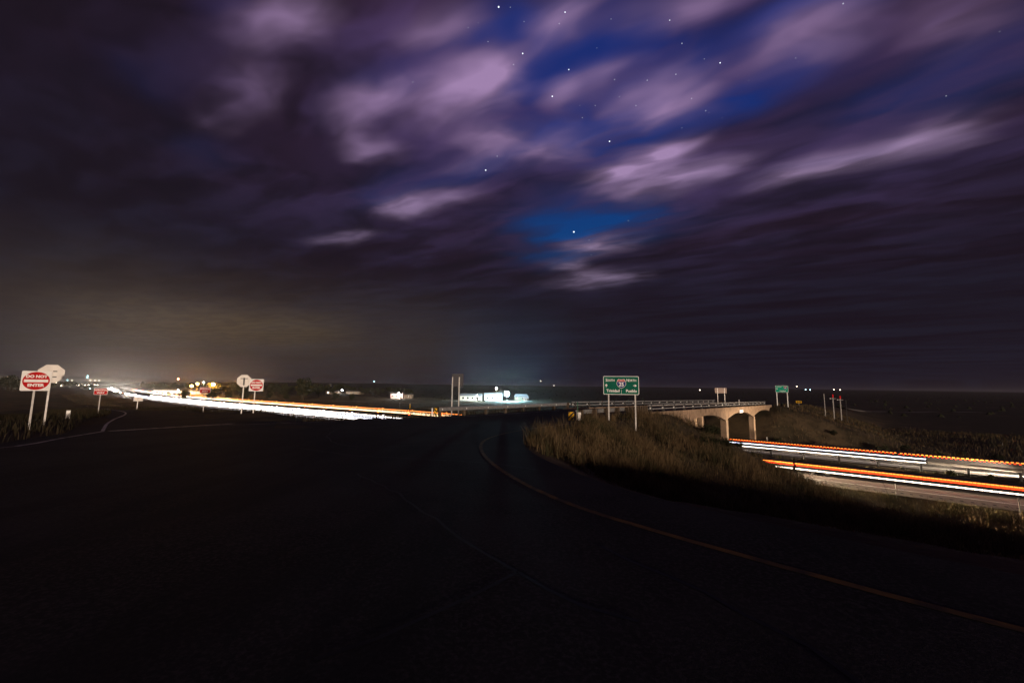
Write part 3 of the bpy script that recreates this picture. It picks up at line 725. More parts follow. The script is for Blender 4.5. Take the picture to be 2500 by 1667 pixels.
# the big guide sign
gd = 32.0; gp = place(1516, 940, gd); gz = hz1(gp.x, gp.y)
W_, H_ = 2.75, 1.46; grz = face_cam(1516, gd, R(3))
gs = thing('guide_sign', 'large green interstate guide sign with shield and arrows on two posts', 'road sign', (gp.x, gp.y, gz), grz)
gc = eye_z(5.5, gd) - gz
pn = MB().prism(shifted(rounded(W_, H_, .09), 0, gc), -.014, 0).build('panel', M['alu'], gs)
bd = MB().prism(shifted(rounded(W_ - .01, H_ - .01, .088), 0, gc), -.017, -.0145).build('border', M['sign_white'], pn)
MB().prism(shifted(rounded(W_ - .075, H_ - .075, .07), 0, gc), -.0205, -.0175).build('green_field', M['sign_green'], pn)
yl = -.0235
lettering('S', .33, -1.13, gc + .40, yl, M['sign_white'], pn, bold=.004, sx=.85); lettering('OUTH', .25, -.79, gc + .385, yl, M['sign_white'], pn, bold=.004, sx=.85)
lettering('N', .33, .52, gc + .40, yl, M['sign_white'], pn, bold=.004, sx=.85); lettering('ORTH', .25, .89, gc + .385, yl, M['sign_white'], pn, bold=.004, sx=.85)
lettering('Trinidad', .31, -.62, gc - .44, yl, M['sign_white'], pn, bold=.007, sx=.98); lettering('Pueblo', .31, .79, gc - .44, yl, M['sign_white'], pn, bold=.007, sx=.98)
MB().prism(arrow(None, -1.14, gc - .02, .27, 0), yl - .002, yl).build('arrow', M['sign_white'], pn)
MB().prism(arrow(None, 1.07, gc - .01, .27, R(-90)), yl - .002, yl).build('arrow', M['sign_white'], pn)
MB().prism([(.015, gc - H_ / 2 + .04), (.035, gc - H_ / 2 + .04), (.035, gc - .36), (.015, gc - .36)], yl - .002, yl).build('divider', M['sign_white'], pn)
shield(pn, 0.03, gc + .14, .74, -.0215, '25', 0)
for x in (-.97, 1.08):
    mb = MB(); zb_ = hz1(gp.x + x * math.cos(grz), gp.y + x * math.sin(grz)) - gz
    mb.box((x, .05, (zb_ - .3 + gc + .6) / 2), (.10, .07, gc + .6 - zb_ + .3)); mb.build('post', M['post_galv'], gs)
# tall sign seen from behind, on the far side of the crossroad
def back_sign(name, label, px0, px1, depth, ztop, zbot, ptop, pxs, mt, rz_extra=0.0, zg=None, rails=True):
    pc = (px0 + px1) / 2; p = place(pc, 940, depth); zg = hz1(p.x, p.y) if zg is None else zg
    sc = depth / FPX * (1.0 / math.cos(math.atan((pc - 1250) / FPX))) ** 0; rz = rz_extra
    r = thing(name, label, 'road sign', (p.x, p.y, zg), rz)
    w = (px1 - px0) * sc; mb = MB(); mb.box((0, .03, (ztop + zbot) / 2 - zg), (w, .012, ztop - zbot)); pn = mb.build('panel', mt, r)
    for q in pxs:
        post_part(r, (q - pc) * sc, 0, -.3, ptop - zg, w=.09)
    if rails:
        for h in (.12, .88):
            mb = MB(); mb.box((0, .012, zbot + (ztop - zbot) * h - zg), (w * .98, .02, .05)); mb.build('stiffener', M['steel_dark'], pn)
    return r
back_sign('road_sign', 'dark tall sign seen from behind on two pale posts by the far guardrail', 1103, 1131, 36.5, eye_z(29, 36.5), eye_z(-2, 36.5), eye_z(21, 36.5), (1104.5, 1121), mat('dark_sign_back', (.065, .062, .068), .6, .2), rails=True)
back_sign('road_sign', 'wide pinkish sign back on two posts beyond the far bridge railing', 1745, 1773.5, 82, eye_z(2.5, 82), eye_z(-10.5, 82), eye_z(1.5, 82), (1751, 1768), M['alu_dim'], rails=True, zg=-2.6)
# distant green sign beyond the bridge
fd = 84.0; fp = place(1908, 940, fd); fz = hz1(fp.x, fp.y); frz = face_cam(1908, fd, R(8))
fs_ = thing('guide_sign', 'distant small green guide sign on tall white posts beyond the bridge', 'road sign', (fp.x, fp.y, fz), frz)
fc = eye_z(1.5, fd) - fz; W2, H2 = 2.25, 1.40
pn = MB().prism(shifted(rounded(W2, H2, .1), 0, fc), -.014, 0).build('panel', M['sign_white'], fs_)
MB().prism(shifted(rounded(W2 - .08, H2 - .08, .08), 0, fc), -.018, -.0145).build('green_field', mat('bright_green_sheeting', (.008, .30, .19), .4), pn)
lettering('SOUTH', .27, -.45, fc + .40, -.021, M['sign_white'], pn, bold=.004, sx=.9); lettering('Trinidad', .32, .12, fc - .40, -.021, M['sign_white'], pn, bold=.008)
MB().prism(arrow(None, -.82, fc + .0, .30, R(90)), -.023, -.021).build('arrow', M['sign_white'], pn)
shield(pn, .62, fc + .25, .66, -.019, '25', 0)
for x in (-.92, .92):
    mb = MB(); z_b = hz1(fp.x + x * math.cos(frz), fp.y + x * math.sin(frz)) - fz
    mb.box((x, .06, (z_b - .3 + fc + .5) / 2), (.15, .08, fc + .5 - z_b + .3)); mb.build('post', M['sign_white'], fs_)
# yellow two-way arrow board
ad = 100.0; ap = place(1947.5, 940, ad)
az_ = eye_z(-29, ad); zg = hz1(ap.x, ap.y)
ar = thing('arrow_sign', 'small yellow board with a black two-headed arrow beyond the bridge', 'road sign', (ap.x, ap.y, min(zg, az_ - .9)), face_cam(1947.5, ad))
c = az_ - min(zg, az_ - .9)
pn = MB().prism(shifted(rounded(1.22, .52, .05), 0, c), -.014, 0).build('panel', M['sign_yellow'], ar)
MB().prism([(-.45, c), (-.24, c + .17), (-.24, c + .07), (.24, c + .07), (.24, c + .17), (.45, c), (.24, c - .17), (.24, c - .07), (-.24, c - .07), (-.24, c - .17)], -.018, -.0145).build('arrow', M['black'], pn)
post_part(ar, 0, .01, -.4, c + .2)
# slim posts with red signs seen edge-on, far side
def edge_post(label, px, depth, top, bot, red, arm, bright=True):
    p = place(px, 940, depth); zg = min(hz1(p.x, p.y), eye_z(bot, depth) + .2)
    r = thing('sign_post', label, 'sign post', (p.x, p.y, zg), face_cam(px, depth)); k = depth / FPX; c = eye_z(top, depth) - zg
    mb = MB(); mb.box((0, 0, (c - .2) / 2), (.17 if arm else .12, .09, c + .2)); mb.build('post', M['post_galv'] if bright else M['steel_dark'], r)
    if red:
        mb = MB(); mb.box((.02, -.03, c + .28), (.42, .03, .72), R(62)); mb.build('sign_panel', M['sign_red'], r)
        mb = MB(); mb.box((0, -.06, c - .28), (1.05, .05, .10)); ch = mb.build('cross_arm', M['post_galv'], r)
        mb = MB(); mb.box((-.47, -.08, c - .28), (.18, .05, .17)); mb.build('end_plate', M['reflector'], ch)
edge_post('bare pale post left of the red-topped posts on the far bank', 2010, 92, -9, -37, False, False)
edge_post('taller red-topped post with a white cross arm on the far bank', 2031, 90, -17, -40, True, True)
edge_post('thinner red-topped post with a cross arm, second on the far bank', 2048.5, 92, -20, -40, True, True)
edge_post('short dark post right of the red-topped posts on the far bank', 2062, 95, -22, -36, False, False, False)
# delineators along the roads
def delineator(label, px, depth, zg, h, w=.09, mt=None, group=None):
    p = place(px, 940, depth); r = thing('delineator_post', label, 'delineator', (p.x, p.y, zg), face_cam(px, depth), group)
    mb = MB(); mb.box((0, 0, h / 2 - .1), (w, .02, h + .2)); mb.build('post', mt or M['post_galv'], r)
    mb = MB(); mb.box((0, -.014, h - .12), (w * .9, .008, .16)); mb.build('reflector', M['reflector'], r)
delineator('white delineator post at the highway edge right of the bridge piers', 1865, 71, HWY, 1.15, .12)
delineator('small white plate on a stub post behind the bridge railing', 1802.5, 88, -3.0, 2.3, .16)
p = place(177, 940, 27); delineator('little pale square plate low in the dark left verge', 176, 27, hz1(p.x, p.y), .55, .2)
p = place(1003.5, 940, 170); delineator('slim post with a yellow reflector in the field beyond the highway', 1003, 170, hz1(p.x, p.y), 2.2, .3, M['sign_yellow'])
p = place(978, 940, 172); delineator('dim slim post left of the yellow-topped one in the field', 978, 172, hz1(p.x, p.y), 2.2, .2, M['steel_dark'])
p = place(621, 940, 75); delineator('small yellow marker behind the smaller do not enter sign', 625, 75, max(hz1(p.x, p.y), -7.8), 1.7, .34, M['sign_yellow'])
sgn = back_sign('road_sign', 'small exit sign seen from behind at the foot of the exit ramp', 333, 350, 62, eye_z(-37, 62), eye_z(-46, 62), eye_z(-40, 62), (341,), M['alu'], rz_extra=R(35), rails=False)

# ================================================================== traffic at rest in place of light trails, with lamp-lined trailers added
M['car_dark'] = mat('dark_car_paint', (.012, .012, .014), .35, .3, spec=.5)
M['car_glass'] = mat('car_glass', (.006, .007, .008), .08, spec=.6)
M['tyre'] = mat('tyre_rubber', (.010, .010, .010), .85)
M['rim'] = mat('wheel_rim', (.18, .18, .18), .4, .7)
M['head'] = mat('lit_headlamp', (.9, .9, .9), .3, emit=(1.0, .90, .80), estr=500)
M['head_cool'] = mat('lit_cool_headlamp', (.9, .9, .9), .3, emit=(.80, .86, 1.0), estr=600)
M['tail'] = mat('lit_tail_lamp', (.4, .02, .01), .3, emit=(1.0, .075, .012), estr=42)
M['amber'] = mat('amber_light_trail', (.5, .2, .02), .3, emit=(1.0, .20, .03), estr=3.6)  # this and the next three glow in place of light trails
M['redm'] = mat('red_light_trail', (.5, .02, .01), .3, emit=(1.0, .045, .008), estr=3.6)
M['whitem'] = mat('white_light_trail', (.8, .8, .8), .3, emit=(1.0, .84, .66), estr=5.0)
M['coolm'] = mat('cool_light_trail', (.8, .8, .8), .3, emit=(.80, .84, 1.0), estr=4.0)
M['truck'] = mat('dark_truck_steel', (.018, .016, .015), .6, .3)
M['deck_wood'] = mat('trailer_deck_boards', (.05, .036, .026), .85, col2=(.03, .022, .016), scale=6)
def beam_data(name, power, col, ang, blend, soft=.12):
    l = bpy.data.lights.new(name, 'SPOT'); l.energy = power; l.color = col; l.spot_size = ang; l.spot_blend = blend; l.shadow_soft_size = soft; return l
BEAM = {}
def add_beam(parent, loc, yaw, down, key):
    o = bpy.data.objects.new('headlamp_beam', BEAM[key]); COL.objects.link(o); o.parent = parent; o.location = loc
    d = Vector((math.cos(yaw) * math.cos(down), math.sin(yaw) * math.cos(down), -math.sin(down)))
    o.rotation_euler = d.to_track_quat('-Z', 'Y').to_euler(); o.scale = (1.0, .55, 1.0); return o
BEAM['stream'] = beam_data('stream_beam', 26000, (1.0, .90, .80), R(88), .8)
BEAM['away'] = beam_data('away_beam', 22000, (1.0, .74, .46), R(88), .8)
BEAM['near'] = beam_data('near_beam', 280000, (1.0, .76, .50), R(70), .7)  # this and the next two belong to unseen cars added as light
BEAM['high'] = beam_data('high_beam', 70000, (1.0, .72, .44), R(60), .8)
BEAM['far'] = beam_data('far_beam', 80000, (1.0, .82, .62), R(70), .7)
def car_meshes(kind):
    """+x forward, origin on the road under the middle"""
    L, W, Hb, Ht = {'sedan': (4.7, 1.82, .92, 1.44), 'suv': (4.8, 1.92, 1.05, 1.76), 'pickup': (5.6, 1.95, 1.08, 1.86)}[kind]
    x0, x1 = -L / 2, L / 2
    low = [(x0 + .04, .34), (x0, .62), (x0 + .06, Hb - .03), (x0 + .4, Hb), (x1 - 1.35, Hb + .02), (x1 - .35, Hb - .12), (x1 - .05, Hb - .30), (x1, .55), (x1 - .06, .30), (x1 - .5, .24), (x0 + .5, .24)]
    if kind == 'sedan': cab = [(x0 + .55, Hb), (x0 + 1.2, Ht - .05), (x0 + 1.8, Ht), (x1 - 2.1, Ht - .02), (x1 - 1.25, Hb + .02)]
    elif kind == 'suv': cab = [(x0 + .12, Hb), (x0 + .35, Ht - .08), (x0 + .8, Ht), (x1 - 2.1, Ht - .02), (x1 - 1.2, Hb + .02)]
    else: cab = [(x0 + 2.05, Hb), (x0 + 2.2, Ht - .05), (x0 + 2.5, Ht), (x1 - 2.0, Ht - .02), (x1 - 1.3, Hb + .02)]
    def tuck(f): return lambda p: Vector((p.x, p.y * (1 - f * max(0, (p.z - Hb)) / (Ht - Hb)), p.z))
    out = {}
    out['body'] = MB().prism(low, -W / 2, W / 2)
    rb = MB().prism([(a, b + .004) for a, b in cab], -W / 2 + .03, W / 2 - .03, tuck(.20)); out['cabin'] = rb
    gl = MB()
    cin = [(a * .93 + (cab[2][0] * .07), Hb + .07 + (b - Hb) * .80) for a, b in cab]
    gl.prism(cin, -W / 2 + .018, W / 2 - .018, tuck(.19)); out['glass'] = gl
    return out, L, W, Hb
WHEEL = {}
def wheel_mesh():
    if not WHEEL:
        WHEEL['tyre'] = MB().cyl((0, -.11, 0), (0, .11, 0), .335, n=18).mesh('tyre')
        WHEEL['rim'] = MB().cyl((0, -.118, 0), (0, .118, 0), .215, n=12).mesh('rim')
        WHEEL['tyre'].materials.append(M['tyre']); WHEEL['rim'].materials.append(M['rim'])
    return WHEEL
def make_car(kind, cool, label, group, beam):
    r = thing('car' if kind != 'pickup' else 'pickup_truck', label, 'car', (0, 0, 0), 0, group)
    ms, L, W, Hb = car_meshes(kind)
    b = ms['body'].build('body', M['car_dark'], r); bv = b.modifiers.new('round', 'BEVEL'); bv.width = .07; bv.segments = 2; bv.limit_method = 'ANGLE'
    ms['cabin'].build('cabin', M['car_dark'], r); ms['glass'].build('windows', M['car_glass'], r)
    w = wheel_mesh()
    for x in (-L * .30, L * .31):
        for y in (-W / 2 + .09, W / 2 - .09):
            t = obj('wheel', w['tyre'], None, r); t.location = (x, y, .335); obj('rim', w['rim'], None, t)
    for y in (-1, 1):
        m_ = MB(); m_.box((L / 2 - .03, y * (W / 2 - .25), .68), (.10, .44, .17)); m_.box((L / 2 - .22, y * (W / 2 + .002), .70), (.34, .02, .13)); m_.build('headlight', M['head_cool'] if cool else M['head'], r)
        m_ = MB(); m_.box((-L / 2 + .015, y * (W / 2 - .28), Hb - .18), (.08, .50, .18)); m_.box((-L / 2 + .2, y * (W / 2 + .002), Hb - .18), (.34, .02, .14)); m_.build('taillight', M['tail'], r)
        m_ = MB(); m_.box((L * .17, y * (W / 2 + .07), Hb + .12), (.14, .16, .12)); m_.build('mirror', M['car_dark'], r)
    if beam: add_beam(r, (L / 2 + .06, 0, .70), 0, R(1.0) if beam == 'high' else R(7), beam)
    return r
def put(o, s, N, away):                                       # away: towards growing s (to the far left)
    x, y, z = road(s, N); a = road(s + 1, N); b = road(s - 1, N)
    yaw = math.atan2(a[1] - b[1], a[0] - b[0]) + (0 if away else math.pi)
    o.location = (x, y, z + .004); o.rotation_euler = (0, 0, yaw); return o
LA = 'dark car in the dense line approaching in place of the white light trail on the near carriageway'
LB = 'dark car in the dense line driving away in place of the red light trail on the far carriageway'
GA, GB = 'cars approaching on the near carriageway', 'cars driving away on the far carriageway'
prot = {}
def stream(label, group, beam, lanes, s0, s1, gap, away, seed):
    rr = random.Random(seed)
    for N in lanes:
        s = s0 + rr.random() * gap
        while s < s1:
            kind = rr.choice(('sedan', 'suv', 'suv', 'pickup')); cool = rr.random() < .4; key = (kind, cool, beam, group)
            if key not in prot: prot[key] = make_car(kind, cool, label, group, beam); o = prot[key]
            else: o = copy_tree(prot[key])
            put(o, s, N + rr.uniform(-.2, .2), away)
            s += gap * rr.uniform(.75, 1.35) * (1 + max(0, s - 150) / 500)
stream(LA, GA, 'stream', (55.9, 59.4), 300, 760, 8.0, False, 1)  # dense lines of cars filling in for the farther light trails
stream(LB, GB, 'away', (74.0, 77.5), 290, 640, 10, True, 2)
# unseen cars added so that their beams light the road and the bridge
def lone(kind, label, s, N, away, beam, cool=False):
    o = make_car(kind, cool, label, None, beam); put(o, s, N, away); return o
lone('sedan', 'unseen car added under the bridge to light the near shoulder lane', 21, 55.9, False, 'near')
lone('suv', 'unseen car added far under the bridge to light the road behind another car', 33, 55.9, False, 'near')
lone('suv', 'unseen car added beyond the right edge to light the far carriageway', -21, 74.1, True, 'far')
lone('sedan', 'unseen car added farther right to light the bridge, standing on the far carriageway', -33, 77.4, True, 'high')
# flatbed trailers, added so that their lamp rows draw the light trails
def flatbed(label, s0, s1, N, away, cols, h, group=None, joined=False):
    """added trailer with light-trail lamp rows between s0 and s1"""
    Lt = abs(s1 - s0); r = thing('added_flatbed', label, 'trailer', group=group); put(r, (s0 + s1) / 2, N, away)
    side = -1 if not away else 1                               # which side of the trailer looks at the camera
    m_ = MB(); m_.box((0, 0, h), (Lt, 2.45, .07)); m_.build('deck', M['deck_wood'], r)
    for y in (-1.24, 1.24): m_ = MB(); m_.box((0, y, h - .06), (Lt, .06, .19)); m_.build('side_rail', M['truck'], r)
    for y in (-.45, .45): m_ = MB(); m_.box((0, y, h - .23), (Lt * .96, .12, .36)); m_.build('frame_beam', M['truck'], r)
    w = wheel_mesh()
    for x in (-Lt * .42, -Lt * .42 + 1.25, Lt * .40):
        for y in (-1.02, 1.02):
            t = obj('wheel', w['tyre'], None, r); t.location = (x, y, .42); t.scale = (1.25, 1.8, 1.25); obj('rim', w['rim'], None, t)
    m_ = MB(); m_.box((0, side * 1.25, h - .42), (Lt * .985, .04, .54)); m_.build('side_skirt', M['truck'], r)
    m_ = MB(); m_.box((-Lt / 2 - .03, 0, .55), (.08, 2.3, .14)); m_.build('bumper', M['truck'], r)
    for y in (-.95, .95) if joined else (): m_ = MB(); m_.box((-Lt / 2 - .05, y, h - .2), (.06, .36, .14)); m_.build('taillight', M['tail'], r)
    for mt_, hh, size, stp, ofs in cols:
        if joined:                                              # far off: the row is one part
            m_ = MB()
            for x in np.arange(-Lt / 2 + .2, Lt / 2 - .1, stp): m_.box((x + ofs, side * 1.295, h + hh), (size, .05, size * .55))
            for y in (-.8, .8): m_.box((Lt / 2 * (1 if not away else -1) + (.03 if not away else -.03), y, h + hh), (.05, .5, size * .55))
            m_.build('trail_lamp_row', mt_, r, kind='stuff'); continue
        me_ = MB().box((0, 0, 0), (size, .05, size * .42)).mesh('trail_lamp'); me_.materials.append(mt_)
        for x in np.arange(-Lt / 2 + .2, Lt / 2 - .1, stp):
            o = obj('trail_lamp', me_, None, r); o.location = (x + ofs, side * 1.295, h + hh)
    return r
NEARC = ((M['amber'], .02, .24, .27, 0), (M['redm'], -.15, .26, .29, .1), (M['whitem'], -.55, .26, .30, .05))
FARC = ((M['amber'], .02, .22, .40, 0), (M['redm'], -.13, .16, .40, .2))
WHIC = ((M['coolm'], .0, .24, .27, 0), (M['whitem'], -.45, .26, .30, .05))
flatbed('dark flatbed trailer added to carry orange, red and white light trails nearest the right edge, near carriageway', -16, 4.95, 58.0, False, NEARC, 1.02)
flatbed('second dark flatbed trailer added to carry orange, red and white light trails, emerging from behind the bushes', 5.0, 20.5, 58.0, False, NEARC, 1.02)
flatbed('dark flatbed trailer added to carry a dotted red light trail nearest the right edge on the far carriageway', -20, -5.1, 77.6, True, FARC, 1.0)
flatbed('dark flatbed trailer added to carry a dotted red light trail nearer the bridge on the far carriageway', -5.0, 17, 77.6, True, FARC, 1.0)
flatbed('dark flatbed trailer added to carry two white light trails on the far carriageway', -7.4, 17.5, 73.9, True, WHIC, .95)

M['hotw'] = mat('blazing_white_trail', (.8, .8, .8), .3, emit=(1.0, .90, .82), estr=8)  # these four glow in place of the light trails at the left
M['hotc'] = mat('blazing_cool_trail', (.8, .8, .8), .3, emit=(.84, .86, 1.0), estr=8)
M['hoto'] = mat('blazing_orange_trail', (.8, .5, .2), .3, emit=(1.0, .26, .05), estr=3.2)
M['hoty'] = mat('blazing_warm_trail', (.8, .7, .5), .3, emit=(1.0, .66, .36), estr=3.6)
GC, GD_ = 'added light-trail trailers on the near carriageway at the left', 'added light-trail trailers on the far carriageway at the left'
for lane, (NN, c_) in enumerate(((55.6, ((M['hotc'], .0, .5, .55, 0), (M['hotw'], -.5, .5, .55, 0))), (59.2, ((M['hotw'], .05, .5, .55, 0), (M['hotc'], -.45, .5, .55, 0))))):
    s_ = 60.0 + 5 * lane
    while s_ < 330:
        flatbed('flatbed trailer added to carry the blazing white light trail on the near carriageway', s_, s_ + 14.4, NN, False, c_, 1.0 if lane == 0 else 1.25, GC, True); s_ += 14.75
for lane, (NN, c_) in enumerate(((73.7, ((M['hoty'], .05, .5, .6, 0),)), (77.6, ((M['hoto'], .25, .34, .5, 0), (M['hoty'], -.25, .3, .7, 0))))):
    s_ = 26.0 + 5 * lane
    while s_ < 320:
        flatbed('flatbed trailer added to carry the warm orange light trail on the far carriageway', s_, s_ + 14.4, NN, True, c_, .95 if lane == 0 else 1.2, GD_, True); s_ += 14.75

# ================================================================== grass, weeds and shrubs
def foliage_mat(name, a, b, c, sc=.35, trans=.0):
    m = bpy.data.materials.new(name); m.use_nodes = True; q = G(m.node_tree); bs = m.node_tree.nodes['Principled BSDF']
    bs.inputs['Roughness'].default_value = .85; bs.inputs['Specular IOR Level'].default_value = .1
    tc = q.n('ShaderNodeTexCoord').outputs['Object']
    k = q.mix(q.rng(q.noise(tc, sc, 4, .65)[0], .42, .58), a, b)
    k = q.mix(q.rng(q.noise(tc, sc * 9, 2, .6)[0], .45, .7), k, c)
    q.put(bs.inputs['Base Color'], k); return m
M['grass'] = foliage_mat('dry_grass', (.082, .053, .026), (.027, .026, .011), (.135, .090, .047), .22)
M['grass_unlit'] = foliage_mat('unlit_verge_grass', (.030, .022, .012), (.018, .017, .008), (.045, .032, .018))  # darker copy of the grass, lack of light put into its colour
M['weed'] = foliage_mat('green_weeds', (.055, .060, .018), (.10, .072, .026), (.035, .042, .014), .8)
M['shrub'] = foliage_mat('dark_shrub_leaves', (.022, .024, .011), (.014, .016, .008), (.034, .030, .014), .9)
M['tree_leaf'] = foliage_mat('dark_tree_leaves', (.020, .022, .011), (.012, .013, .007), (.030, .028, .015), .25)
M['bark'] = mat('bark', (.035, .026, .018), .9, col2=(.02, .015, .01), scale=9)
def blades(name, xy, hmin, hmax, wid, mt, hmod=None, lean=.5, kind='stuff', label=None):
    n = len(xy); x, y = xy[:, 0], xy[:, 1]; z = height(x, y)
    h = rng.uniform(hmin, hmax, n) * (hmod if hmod is not None else 1)
    a = rng.uniform(0, 2 * math.pi, n); la = rng.uniform(0, 2 * math.pi, n); l = rng.uniform(.05, lean, n) * h
    dx, dy = np.cos(a) * wid / 2, np.sin(a) * wid / 2; lx, ly = np.cos(la) * l, np.sin(la) * l
    V = np.empty((n, 5, 3))
    V[:, 0] = np.stack([x - dx, y - dy, z - .05], 1); V[:, 1] = np.stack([x + dx, y + dy, z - .05], 1)
    V[:, 2] = np.stack([x + dx * .8 + lx * .35, y + dy * .8 + ly * .35, z + h * .6], 1); V[:, 3] = np.stack([x - dx * .8 + lx * .35, y - dy * .8 + ly * .35, z + h * .6], 1)
    V[:, 4] = np.stack([x + lx, y + ly, z + h], 1)
    k = np.arange(n) * 5
    me = bpy.data.meshes.new(name); me.vertices.add(n * 5); me.vertices.foreach_set('co', V.reshape(-1))
    F4 = np.stack([k, k + 1, k + 2, k + 3], 1); F3 = np.stack([k + 3, k + 2, k + 4], 1)
    me.loops.add(n * 7); li = np.concatenate([F4, F3], 1).reshape(-1); me.loops.foreach_set('vertex_index', li.astype(np.int32))
    me.polygons.add(n * 2); ls = np.stack([np.arange(n) * 7, np.arange(n) * 7 + 4], 1).reshape(-1); me.polygons.foreach_set('loop_start', ls.astype(np.int32))
    me.update(calc_edges=True); me.validate()
    o = obj(name, me, mt, kind=kind)
    if label: o['label'] = label; o['category'] = 'grass'
    return o
def pip(pts, poly):
    x, y = pts[:, 0], pts[:, 1]; ins = np.zeros(len(pts), bool); P_ = np.array(poly); j = len(P_) - 1
    for i in range(len(P_)):
        c = ((P_[i, 1] > y) != (P_[j, 1] > y)) & (x < (P_[j, 0] - P_[i, 0]) * (y - P_[i, 1]) / (P_[j, 1] - P_[i, 1] + 1e-12) + P_[i, 0]); ins ^= c; j = i
    return ins
def sc_of(p): return (p[:, 0] - B0[0]) * UX + (p[:, 1] - B0[1]) * UY, (p[:, 0] - B0[0]) * UY - (p[:, 1] - B0[1]) * UX
def scatter(n, x0, x1, y0, y1, cond):
    p = np.stack([rng.uniform(x0, x1, n), rng.uniform(y0, y1, n)], 1); p = p[~pip(p, outline)]
    N, S = across(p[:, 0], p[:, 1]); s, c = sc_of(p)
    k = cond(p, N, s, c); return p[k]
onbridge = lambda s, c: (s > -2) & (s < 60) & (c < .8) & (c > -10)
# near bank between camera ramp, crossroad and highway
p = scatter(330000, -2, 60, 1, 62, lambda p, N, s, c: (N < 51.0) & (c > .2) & ~onbridge(s, c))
den = vnoise(p[:, 0], p[:, 1], 2.2, 11) * .6 + vnoise(p[:, 0], p[:, 1], 6, 12) * .6
fall = np.clip(1.25 - p[:, 0] / 55 - np.hypot(p[:, 0], p[:, 1]) * .004, .25, 1)
keep = rng.random(len(p)) < np.clip(den * 1.5 - .15, .05, 1); p = p[keep]; den = den[keep]; fall = fall[keep]
lowr = np.where(NX * p[:, 0] + NY * p[:, 1] - np.clip(-(NY * p[:, 0] - NX * p[:, 1]), 0, 20) < 14, .35, 1.0) * np.where(p[:, 0] > 7, np.where(p[:, 1] < 16, .45, 1), 1)
edge = np.min(np.hypot(p[:, None, 0] - yel_edge[None, ::2, 0], p[:, None, 1] - yel_edge[None, ::2, 1]), axis=1)
edge = np.where(p[:, 1] > 13.5, np.clip(edge / 1.2 + .45, .45, 1), np.clip(edge / 3.0 + .12, .12, 1) * .45); lowr = np.where(p[:, 1] > 15, 1.0, lowr)
kp = (edge > .25) | (p[:, 1] > 13.5); p, den, lowr, edge = p[kp], den[kp], lowr[kp], edge[kp]
blades('tall_dry_grass', p, .18, .85, .017, M['grass'], (.25 + 1.1 * den ** 1.5) * lowr * edge, 1.0, label='tall dry grass covering the bank below the guide sign')
# taller tufts growing in clumps
ct = scatter(420, 0, 40, 8, 46, lambda p, N, s, c: (N < 49) & (c > .5) & ~onbridge(s, c) & (p[:, 1] > 12))
tip = scatter(260, -2, 9, 14, 31, lambda p, N, s, c: (c > .6))
ct = np.concatenate([ct, tip])
tp = np.repeat(ct, 55, axis=0); tp = tp + rng.normal(size=tp.shape) * np.repeat(rng.uniform(.06, .22, len(ct)), 55)[:, None]
blades('grass_tufts', tp, .5, 1.15, .016, M['grass'], np.repeat(rng.uniform(.55, 1.1, len(ct)), 55), .75, label='taller dry grass tufts scattered over the bank below the guide sign')
# verges on the left, short, with the missing light put into the grass colour
p = scatter(70000, -75, -6, 3, 75, lambda p, N, s, c: (N < 51.2) & ~onbridge(s, c) & ((c < -9.8) | (p[:, 0] < -14)))
blades('verge_grass', p, .12, .42, .03, M['grass_unlit'], .5 + vnoise(p[:, 0], p[:, 1], 3, 21), .6, label='short dark grass on the left verge and ramp island')
p = scatter(16000, -40, 3, 22, 50, lambda p, N, s, c: (N < 48) & (c < -9.9) & (c > -15))
blades('shoulder_grass', p, .25, .6, .03, M['grass_unlit'], .5 + vnoise(p[:, 0], p[:, 1], 2, 22), .5, label='ragged grass along the far shoulder before the light stream')
# median and far bank
p = scatter(60000, -150, 75, 20, 190, lambda p, N, s, c: (N > 62.4) & (N < 69.2))
blades('median_grass', p, .2, .7, .045, M['weed'], .4 + vnoise(p[:, 0], p[:, 1], 3, 31), .6, label='green weeds filling the median between the carriageways')
p = scatter(110000, -40, 150, 30, 190, lambda p, N, s, c: (N > 82.8) & (N < 150) & ~onbridge(s, c) & ((c > .3) | (c < -10.5) | (s > 200)))
blades('far_bank_grass', p, .25, .8, .06, M['grass'], .4 + vnoise(p[:, 0], p[:, 1], 4, 41), .5, label='dry grass on the embankment beyond the bridge')
p = scatter(60000, -330, 40, 60, 330, lambda p, N, s, c: (N > 82.8) & (N < 210))
blades('field_grass', p, .2, .6, .10, M['grass'], .4 + vnoise(p[:, 0], p[:, 1], 12, 42), .5, label='dry field grass beyond the far carriageway on the left')
p = scatter(45000, -230, -40, 40, 220, lambda p, N, s, c: (N < 51.2) & (N > 22))
blades('ramp_grass', p, .2, .6, .06, M['grass'], .4 + vnoise(p[:, 0], p[:, 1], 6, 43), .5, label='dry grass between the exit ramp and the highway')

